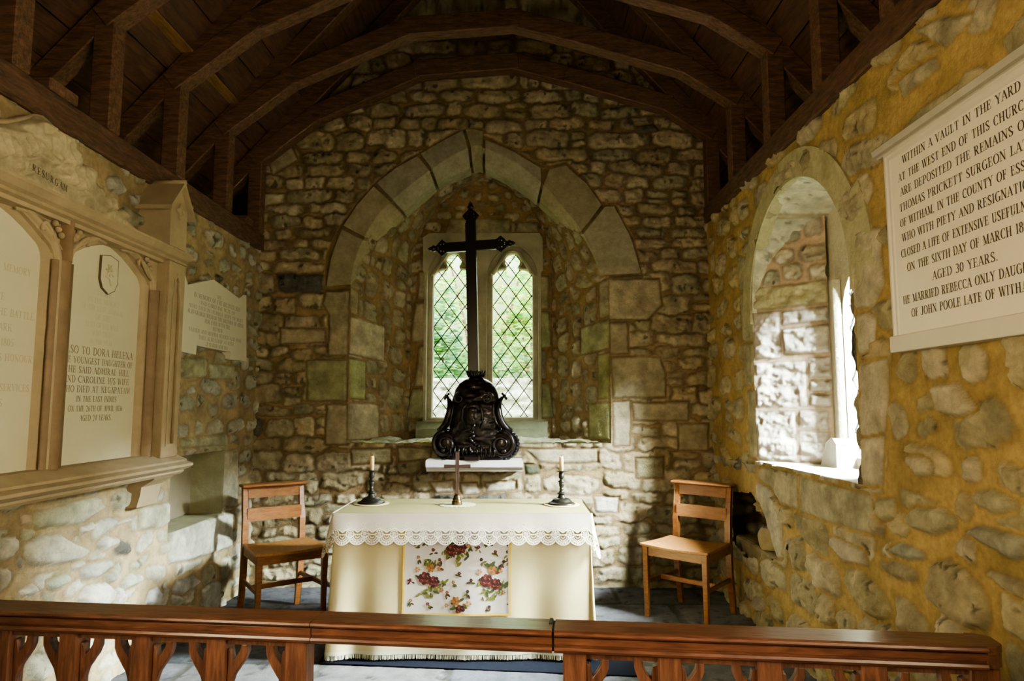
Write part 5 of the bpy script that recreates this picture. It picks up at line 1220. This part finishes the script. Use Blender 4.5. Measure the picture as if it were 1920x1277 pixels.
def ribbon(pts, w):
    vs, fs = [], []
    for i, p in enumerate(pts):
        a, b = pts[max(i - 1, 0)], pts[min(i + 1, len(pts) - 1)]
        d = Vector((b[0] - a[0], b[1] - a[1])); d = d.normalized() if d.length > 0 else Vector((1, 0)); n_ = Vector((-d.y, d.x)) * (w * .39)
        for e in (-1, 1):
            s, t = p[0] + n_.x * e, p[1] + n_.y * e; vs.append(fh(min(max(s, 0), SM2), t) + Vector((0, -.0012, 0)))
    for i in range(len(pts) - 1): fs.append((2 * i, 2 * i + 1, 2 * i + 3, 2 * i + 2))
    la.add(vs, fs, None, True)
circ = lambda cs, ct, r, n=12, a0=0, a1=2 * PI, k=1.: [(cs + r * math.cos(a0 + (a1 - a0) * i / n), ct + k * r * math.sin(a0 + (a1 - a0) * i / n)) for i in range(n + 1)]
for i in range(nsc):
    c = (i + .5) * PIT; h = PIT / 2
    ribbon([(c - h, LD - .004), (c - h * .6, LD - .014), (c - h * .25, LD - .020), (c, LD - .026), (c + h * .25, LD - .020), (c + h * .6, LD - .014), (c + h, LD - .004)], .008)   # upper scallop line
    ribbon(circ(c, LD + .004, .019, 16), .0042)                       # flower wheel
    for k in range(8): a = PI / 4 * k; ribbon([(c + .004 * math.cos(a), LD + .004 + .004 * math.sin(a)), (c + .012 * math.cos(a), LD + .004 + .012 * math.sin(a)), (c + .018 * math.cos(a), LD + .004 + .018 * math.sin(a))], .0046)
    ribbon(circ(c, LD + .004, .004, 8), .003)
    g = c + h                                                          # fan below the gap between wheels
    ribbon([(g - h, LD + .022), (g - .02, LD + .012), (g, LD + .006), (g + .02, LD + .012), (g + h, LD + .022)], .004)
    ribbon(circ(g, LD + .014, .010, 10, 0, PI), .004); ribbon(circ(g, LD + .014, .020, 12, -.1, PI + .1), .0038)
    ribbon(circ(g, LD + .014, .030, 14, -.15, PI + .15), .0042); ribbon(circ(g, LD + .014, .043, 18, .05, PI - .05), .0046)
    for k in range(9):
        a = PI * (k + .5) / 9; ribbon([(g + .019 * math.cos(a), LD + .014 + .019 * math.sin(a)), (g + .043 * math.cos(a), LD + .014 + .043 * math.sin(a))], .0034)
    for k in range(7):
        a = PI * (k + .7) / 8.4; ribbon(circ(g + .0365 * math.cos(a), LD + .014 + .0365 * math.sin(a), .0048, 8), .0024)
    ribbon([(c - .02, LD + .004), (c - h, LD + .010)], .005); ribbon([(c + .02, LD + .004), (c + h, LD + .010)], .005)
    ribbon(circ(c - .012, LD - .040, .009, 8), .003); ribbon([(c - .012, LD - .052), (c - .004, LD - .044), (c + .006, LD - .050)], .003)
la.build('lace_edging', fabric('lace_thread', (.62, .56, .45), 400, .04), lc)

# ================================================================== THINGS ON THE ALTAR
M_PEW = plain('dark_bronze', (.030, .026, .020), .38, .75, .3, 30, .15, .002)
M_WAX = plain('candle_wax', (.72, .55, .28), .45, 0, .06, 20, .05)
M_WAX.node_tree.nodes['Principled BSDF'].inputs['Subsurface Weight'].default_value = .15
M_MAT = plain('woven_mat', (.46, .36, .19), .9, 0, .2, 90, .4, .002)
TZ = LZ
def disc(name, label, cat, x, y, r, h, mat, group=None):
    mb = MB(); mb.lathe([(0, 0), (r, 0), (r + .002, h * .5), (r - .002, h), (r - .008, h * .8), (0, h * .8)], 48)
    o = mb.build(name, mat); o.location = (x, y, TZ + .0006); return props(o, label, cat, group)
CP = [(0, 0), (.077, 0), (.078, .004), (.070, .009), (.060, .011), (.053, .021), (.044, .030), (.030, .034), (.021, .038), (.0175, .050), (.0185, .056), (.027, .058), (.027, .061), (.018, .064), (.013, .070), (.0095, .078), (.0125, .081), (.0125, .085), (.009, .088), (.0145, .103), (.0155, .116), (.0135, .119), (.019, .122), (.019, .126), (.0125, .130), (.0085, .138), (.0145, .144), (.0160, .150), (.0145, .158), (.0145, .176), (.017, .178), (.033, .183), (.034, .186), (.018, .184), (.0125, .184), (.0125, .180), (0, .180)]
for x, y, side, l2 in ((-.825, 3.905, 'left', 'left'), (.259, 3.872, 'right', 'right')):
    disc('round_mat', 'round tan mat under the candlestick on the %s of the altar' % side, 'mat', x, y, .100, .005, M_MAT, 'mats under the candlesticks')
    t = thing('candlestick', 'dark turned metal candlestick on the %s end of the altar' % side, 'candlestick', (x, y, TZ + .0055), .3, 'altar candlesticks')
    k = next(i for i, p in enumerate(CP) if p[1] >= .176)
    a = MB(); a.lathe(CP[:8] , 40); a.build('base', M_PEW, t)
    a = MB(); a.lathe(CP[7:k + 1], 28); a.build('stem', M_PEW, t)
    a = MB(); a.lathe(CP[k:], 32); a.build('drip_pan', M_PEW, t)
    a = MB(); a.lathe([(0, .1805), (.0115, .1805), (.0120, .25), (.0115, .262), (.008, .2655), (.003, .264), (0, .264)], 20); o = a.build('candle', M_WAX); o.location = (x, y, TZ + .0055)
    w = MB(); w.tube([(0, 0, .263), (.0008, 0, .270), (.002, .001, .274)], .0012, 6); w.build('wick', plain('wick', (.05, .04, .03), .9, bmp=0), o)
    props(o, 'short cream candle in the candlestick on the %s of the altar' % l2, 'candle', 'altar candles')
# lace doily and the little standing cross
mb = MB(); mb.lathe([(0, .0), (.095, 0), (.096, .001), (.085, .0022), (0, .002)], 48)
for k in range(24): a = 2 * PI * k / 24; mb.lathe([(0, 0), (.013, 0), (.013, .0018), (0, .0018)], 10, Matrix.Translation((.093 * math.cos(a), .093 * math.sin(a), 0)))
o = mb.build('doily', fabric('doily_thread', (.34, .31, .21), 300)); o.location = (-.332, 3.865, TZ + .0006); props(o, 'thin round lace doily under the small standing cross', 'doily')
sc = thing('standing_cross', 'small metal cross on a ringed dome foot in the middle of the altar', 'cross', (-.332, 3.865, TZ + .003), .05)
mb = MB(); mb.lathe([(0, 0), (.030, 0), (.031, .005), (.028, .009), (.030, .013), (.029, .018), (.024, .022), (.026, .027), (.024, .034), (.019, .038), (.020, .042), (.017, .049), (.011, .056), (.006, .059), (0, .06)], 32)
mb.build('foot', plain('brass_dark', (.09, .065, .03), .28, .9, .3, 30, .05), sc)
CM = plain('cross_copper', (.085, .058, .048), .38, .6, .25, 40, .1, .002)
mb = MB(); cr = [(-.0085, .055), (.0085, .055), (.0105, .205), (.075, .201), (.075, .223), (.0105, .221), (.0105, .295), (-.0105, .295), (-.0105, .221), (-.075, .223), (-.075, .201), (-.0105, .205)]
mb.plate(cr, [], -.004, .004, Matrix(((1, 0, 0, 0), (0, 0, -1, 0), (0, 1, 0, 0), (0, 0, 0, 1)))); mb.build('cross', CM, sc, bevel=.0015)
mb = MB(); mb.sweep(cr, [(.0005, .0041), (.0025, .0050), (.004, .0041)], True, Matrix(((1, 0, 0, 0), (0, 0, -1, 0), (0, 1, 0, 0), (0, 0, 0, 1)))); mb.build('raised_edge', plain('edge_dark', (.06, .035, .025), .4, .6, bmp=0), sc)

# ================================================================== SHELF AND GREAT CROSS
sh = MB(); sh.prism([(YW + .02, .845), (4.775, .845), (4.770, .858), (4.755, .866), (4.745, .876), (4.735, .880), (4.730, .923), (4.735, .926), (YW + .02, .926)], -.624, .048)
o = sh.build('wall_shelf', plain('shelf_marble', (.78, .74, .72), .5, var=.06, scale=6, bmp=.05), bevel=.004); props(o, 'white moulded stone shelf on the end wall below the window', 'shelf')
M_BR = plain('blackened_bronze', (.012, .007, .008), .30, .35, .5, 22, .3, .006, .3)
M_BRD = plain('black_wood', (.010, .0055, .004), .30, .2, .4, 30, .15, .003, .25)
gc = thing('altar_cross', 'tall black cross with knobbed ends on a scrolled bronze base in front of the window', 'cross', (-.285, 4.832, .9262), math.radians(-10))
def bell():
    mb = MB(); vs, fs = [], []
    prof = [(0, .215, .085), (.02, .222, .090), (.06, .216, .092), (.12, .205, .092), (.18, .196, .095), (.24, .188, .098), (.30, .182, .10), (.36, .178, .10), (.42, .170, .098), (.47, .158, .09), (.51, .14, .08), (.54, .116, .07), (.56, .09, .06), (.575, .055, .05), (.58, .0, .0)]
    n = 44
    zz = np.linspace(0, .58, 60); w = np.interp(zz, [p[0] for p in prof], [p[1] for p in prof]); d = np.interp(zz, [p[0] for p in prof], [p[2] for p in prof])
    for z, a, b in zip(zz, w, d):
        for k in range(n):
            t = 2 * PI * k / n; c, s = math.cos(t), math.sin(t); e = 2 / 2.6
            x, y = a * abs(c) ** e * (1 if c > 0 else -1), b * abs(s) ** e * (1 if s > 0 else -1)
            rel = float(fbm(np.array(x * 38), np.array(z * 34), 3, 50 + (s > 0))) * .020 + .014 * math.exp(-((x - .01) / .055) ** 2 - ((z - .29) / .075) ** 2) * 2.2
            if s < .1: y -= rel * (1 if abs(x) < .17 else .3)
            vs.append((x, y, z))
    m = len(zz)
    for i in range(m - 1):
        for k in range(n): fs.append((i * n + k, i * n + (k + 1) % n, (i + 1) * n + (k + 1) % n, (i + 1) * n + k))
    fs.append(list(range(n))[::-1]); mb.add(vs, fs, None, True)
    return mb.build('scrolled_base', M_BR, gc)
base = bell()
def spiral(cx, cz, s, r0, turns, y, n=34, a0=PI / 2):
    return [(cx + s * r0 * (1 - .8 * k / n) * math.cos(a0 - 2 * PI * turns * k / n), y, cz + r0 * (1 - .8 * k / n) * math.sin(a0 - 2 * PI * turns * k / n)) for k in range(n + 1)]
for s in (-1, 1):
    mb = MB()      # volute: a drum with a rolled spiral edge, plus leaf scallops round its rim
    mb.lathe([(0, -.085), (.075, -.085), (.092, -.07), (.098, -.03), (.098, .03), (.092, .06), (.075, .07), (0, .07)], 36, Matrix.Translation((s * .205, 0, .108)) @ Matrix.Rotation(PI / 2, 4, 'X'))
    mb.tube(spiral(s * .205, .108, s, .092, 1.6, -.086), [.017 - .009 * k / 34 for k in range(35)], 8)
    for k in range(13):
        a = -1.2 + 3.0 * k / 12; mb.ball((s * .205 + s * .100 * math.cos(a), -.01, .108 + .098 * math.sin(a)), .020, None, 9, 6, (.8, 2.2, .8))
    mb.ball((s * .218, -.088, .062), .022, None, 10, 8, (1, .5, 1)); mb.build('volute', M_BR, gc)
    mb = MB()      # S rib from volute to shoulder ending in a knobbed horn
    pts = [(s * .262, -.03, .20), (s * .225, -.045, .225), (s * .195, -.055, .265), (s * .180, -.058, .32), (s * .175, -.055, .37), (s * .182, -.045, .41), (s * .198, -.03, .438)]
    mb.tube(pts, [.020, .026, .028, .026, .022, .018, .012], 10); mb.tube([(p[0] - s * .03, p[1] - .035, p[2]) for p in pts[1:-1]], .009, 8)
    mb.ball((s * .212, -.025, .446), .015, None, 10, 8); mb.ball((s * .198, -.02, .462), .010, None, 8, 6); mb.ball((s * .224, -.02, .430), .011, None, 8, 6)
    for k in range(6): mb.ball((s * (.19 - .002 * k), -.06, .25 + .026 * k), .010, None, 8, 6, (1, 1, 1.3))
    mb.build('side_scroll', M_BR, gc)
mb = MB(); r = random.Random(8)   # hanging fruit, leaves and foot plate on the front
for k in range(22):
    z = .06 + .014 * k * .85; x = .012 + r.uniform(-.03, .03) * (1.2 - k / 26); mb.ball((x, -.105 - .012 * math.sin(k), z), r.uniform(.011, .018), None, 9, 6)
mb.ball((.0, -.112, .30), .055, None, 18, 12, (.8, .32, 1.15)); mb.ball((.005, -.118, .345), .036, None, 14, 10, (1, .3, .7))
for s in (-1, 1):
    mb.tube([(s * .05 + .005, -.105, .22), (s * .075, -.108, .29), (s * .066, -.108, .36), (s * .03, -.108, .405)], [.006, .011, .011, .006], 8)
    for k in range(5): mb.tube([(s * (.03 + .03 * k), -.098, .03), (s * (.035 + .031 * k), -.106, .062), (s * (.03 + .031 * k), -.10, .088 + .01 * (k % 2))], [.006, .010, .004], 8)
    mb.tube(spiral(s * .10, .43, s, .04, 1.2, -.094), .008, 8)
mb.box(-.055, .058, -.125, -.06, 0, .030, None, .006); mb.build('front_ornament', M_BR, gc)
mb = MB()         # crown of leaves round the foot of the shaft
mb.lathe([(.0, .555), (.06, .555), (.064, .57), (.05, .578), (.046, .60), (.054, .612), (.05, .622), (0, .622)], 24)
for k in range(10):
    a = 2 * PI * k / 10; mb.tube([(.048 * math.cos(a), .048 * math.sin(a), .585), (.062 * math.cos(a), .062 * math.sin(a), .605), (.070 * math.cos(a), .070 * math.sin(a), .63)], [.012, .010, .003], 6)
mb.build('crown_collar', M_BR, gc)
# the cross proper, leaning a degree or so
lean = Matrix.Rotation(math.radians(-1.5), 4, 'Y'); ZC = 1.545

mb = MB(); SW = .036
mb.box(-SW, SW, -.019, .019, .60, ZC + .195, lean, .004); sh_ = mb.build('shaft', M_BRD, gc)
mb = MB()
for e in (-1, 1): mb.box(e * SW * .96 - .004, e * SW * .96 + .004, -.023, -.017, .62, ZC + .17, lean)
mb.build('edge_bead', M_BRD, sh_)
mb = MB(); mb.box(-.19, .19, -.0188, .0188, ZC - SW, ZC + SW, lean, .004); arm = mb.build('crossbar', M_BRD, gc)
def finial(T):
    """pierced tracery end: lobed plate with little holes, neck and pointed knob"""
    mb = MB(); o = [(-.036, 0), (-.044, .012), (-.058, .030), (-.062, .036), (-.054, .044), (-.044, .055), (-.034, .066), (-.022, .074), (-.017, .082), (-.014, .086), (-.022, .094), (-.024, .104), (-.016, .112), (-.013, .120), (-.015, .128), (-.007, .128), (-.003, .142)]
    o = o + [(-x, z) for x, z in o[::-1]]
    hs = []
    for hx, hz, hr in ((-.027, .022, .0035), (.027, .022, .0035), (-.024, .044, .004), (.024, .044, .004), (-.007, .064, .0034), (.007, .064, .0034)):
        hs.append([(hx + hr * math.cos(2 * PI * k / 8), hz + hr * math.sin(2 * PI * k / 8)) for k in range(8)])
    mb.plate(o, hs, -.010, .010, T @ Matrix(((1, 0, 0, 0), (0, 0, -1, 0), (0, 1, 0, 0), (0, 0, 0, 1))))
    mb.ball(T @ Vector((0, 0, .103)), .022, None, 12, 8); mb.lathe([(0, .118), (.015, .122), (.012, .13), (.003, .142), (0, .143)], 10, T)
    return mb.build('finial', M_BRD, gc)
finial(lean @ Matrix.Translation((0, 0, ZC + .192)))
for s in (-1, 1): finial(lean @ Matrix.Translation((s * .186, 0, ZC)) @ Matrix.Rotation(s * PI / 2, 4, 'Y'))

# loose stone in the cavity of the right wall
mb = MB(); vs, fs = [], []
r = random.Random(5); base_ = [(-.10, -.07), (.0, -.09), (.11, -.06), (.12, .05), (.02, .09), (-.09, .06)]
for z, k in ((0, .92), (.03, 1.0), (.09, 1.02), (.125, .9)):
    for x, y in base_: vs.append((x * k + r.uniform(-.008, .008), y * k + r.uniform(-.008, .008), z + r.uniform(-.006, .006)))
for i in range(3):
    for k in range(6): fs.append((i * 6 + k, i * 6 + (k + 1) % 6, i * 6 + 6 + (k + 1) % 6, i * 6 + 6 + k))
fs += [list(range(6))[::-1], list(range(18, 24))]
mb.add(vs, fs); o = mb.build('loose_stone', plain('loose_block', (.42, .34, .2), .92, var=.3, scale=14, bmp=.6, bdist=.01), bevel=.012); o.location = (1.545, 4.13, .452); o.rotation_euler = (0, 0, .9)
props(o, 'loose rough stone block resting in the dark cavity of the right wall behind the chair', 'stone')
mb = MB(); vs = []
mb.box(1.47, 1.80, 3.86, 4.62, .33, .448); mb.build('trim_10', plain('cavity_rubble', (.3, .24, .13), .95, var=.4, scale=12, bmp=.8, bdist=.02), None, 'structure', bevel=.02)

# ================================================================== OUTSIDE THE WINDOWS
masonry('exterior_ground', lambda u, v: (u, v, .37 + 0 * u), axis([-9, 12], [.5]), axis([5.75, 24], [.5]), [], M_DRESS, mortar=(.25, .3, .12))
masonry('exterior_wall', lambda u, v: (u, np.full_like(u, 8.6), v), axis([-2.4, 1.6], [.02]), axis([.3, 1.66], [.02]), courses(-2.5, 1.7, .3, 1.8, (.08, .16), (.15, .5), 91, (2.5, 4), (.85, 1), (.02, .05), pal=[(.80, .80, .76), (.84, .83, .80), (.74, .74, .70)], dark=0), M_DRESS, mortar=(.66, .65, .6))
ml, t, b = new_mat('leaf_green'); at2 = t.nodes.new('ShaderNodeVertexColor'); at2.layer_name = 'Col'; lnk(t, at2.outputs[0], b.inputs['Base Color']); b.inputs['Roughness'].default_value = .55
tl = t.nodes.new('ShaderNodeBsdfTranslucent'); lnk(t, at2.outputs[0], tl.inputs[0]); ms = t.nodes.new('ShaderNodeMixShader'); ms.inputs[0].default_value = .4
lnk(t, b.outputs[0], ms.inputs[1]); lnk(t, tl.outputs[0], ms.inputs[2]); lnk(t, ms.outputs[0], t.nodes['Material Output'].inputs[0])
def bush(label, x, y, z0, rx, ry, rz, n, seed, cols):
    r = random.Random(seed); t = thing('bush', label, 'bush', (x, y, z0), 0, 'bushes outside the window'); mb = MB()
    for i in range(n):
        th, ph = r.uniform(0, 2 * PI), math.acos(r.uniform(-.2, 1)); k = r.uniform(.55, 1) ** .4 * (1 + .22 * math.sin(3 * th + seed) * math.sin(4 * ph))
        p = Vector((rx * k * math.sin(ph) * math.cos(th), ry * k * math.sin(ph) * math.sin(th), rz * .25 + rz * k * math.cos(ph)))
        M = Matrix.Translation(p) @ Matrix.Rotation(r.uniform(0, 6.28), 4, 'Z') @ Matrix.Rotation(r.uniform(-1, 1), 4, 'X'); s = r.uniform(.05, .10)
        c = r.choice(cols); c = tuple(q * r.uniform(.7, 1.25) for q in c)
        mb.add([(-s, 0, 0), (0, -s * .55, .01), (s * 1.2, 0, -.01), (0, s * .55, .01)], [(0, 1, 2, 3)], M, False, c)
    mb.build('foliage', ml, t)
    tk = MB()
    for k in range(4): a = k * 1.6 + seed; tk.tube([(0, 0, 0), (rx * .2 * math.cos(a), ry * .2 * math.sin(a), rz * .5), (rx * .45 * math.cos(a), ry * .45 * math.sin(a), rz * .9)], [.05, .035, .01], 6)
    tk.build('stem', M_TIMBER, t)
LG, MG, DG = (.38, .52, .10), (.20, .36, .09), (.10, .24, .10)
bush('dense mid green bush seen through the left window light', -1.25, 10.2, .35, .62, .5, 2.1, 2200, 1, (MG, DG, (.16, .34, .16)))
bush('bright yellow green bush seen through the right window light', .35, 10.2, .35, .70, .5, 2.5, 2400, 2, (LG, LG, MG))
bush('tall pale green bush behind the others outside the window', -.55, 12.4, .35, 1.8, .8, 4.6, 5200, 3, (LG, MG, (.45, .60, .2)))
bush('dark low bush just over the pale wall outside', -.4, 9.15, .35, 1.25, .18, 1.35, 1500, 4, (DG, MG))

# ================================================================== LIGHT
w = bpy.data.worlds.new('world'); SC.world = w; w.use_nodes = True; t = w.node_tree
bg = t.nodes['Background']
tc = t.nodes.new('ShaderNodeTexCoord'); sx = t.nodes.new('ShaderNodeSeparateXYZ'); lnk(t, tc.outputs['Generated'], sx.inputs[0])
lnk(t, ramp(t, sx.outputs['Z'], .18, .5, (.10, .115, .06, 1), (.88, .94, 1, 1)), bg.inputs[0]); bg.inputs[1].default_value = 24.
def area(name, loc, target, sx_, sy_, power, col, spread=PI):
    d = bpy.data.lights.new(name, 'AREA'); d.shape = 'RECTANGLE'; d.size, d.size_y = sx_, sy_; d.energy = power; d.color = col; d.spread = spread
    o = bpy.data.objects.new(name, d); COL.objects.link(o); o.location = loc
    o.rotation_euler = (Vector(target) - Vector(loc)).to_track_quat('-Z', 'Y').to_euler(); return o
def portal(name, loc, target, sx_, sy_):
    o = area(name, loc, target, sx_, sy_, 1, (1, 1, 1)); o.data.cycles.is_portal = True; return o
area('low_sky_outside_right_window', (4.7, 1.2, 4.25), (1.85, 3.2, 1.5), 7.5, 2.3, 105000, (.92, .96, 1.0))
portal('daylight_right_window', (2.03, 3.485, 1.62), (0, 3.485, 1.62), .9, 1.5)
portal('daylight_end_window', (-.27, 5.66, 1.9), (-.27, 0, 1.9), 1.05, 1.6)
area('nave_west_light', (-.3, -2.4, 1.9), (-.2, 4.0, .8), 1.6, 1.6, 13, (1.0, .82, .54))
area('nave_south_fill', (1.38, .75, 1.55), (-1.9, 2.5, 1.4), .8, 1.2, 42, (1.0, .86, .57), math.radians(110))  # added fill lamp that brightens the left memorial; no window is built here
area('nave_north_fill', (-1.86, .55, 1.55), (1.45, 2.3, 1.3), .8, 1.2, 44, (1.0, .80, .49), math.radians(110))  # unseen fill lamp, added to warm and lift the right wall and tablet
sd = bpy.data.lights.new('sun', 'SUN'); sd.energy = 2; sd.angle = .02; sd.color = (1, .96, .88)
so = bpy.data.objects.new('sun', sd); COL.objects.link(so); so.rotation_euler = Vector((.25, .62, -.74)).to_track_quat('-Z', 'Y').to_euler(); so.location = (0, -5, 12)
SC.view_settings.view_transform = 'AgX'; SC.view_settings.look = 'AgX - Medium High Contrast'; SC.view_settings.exposure = .14
SC.cycles.max_bounces = 8; SC.cycles.diffuse_bounces = 5; SC.cycles.transparent_max_bounces = 12; SC.cycles.sample_clamp_indirect = 6.
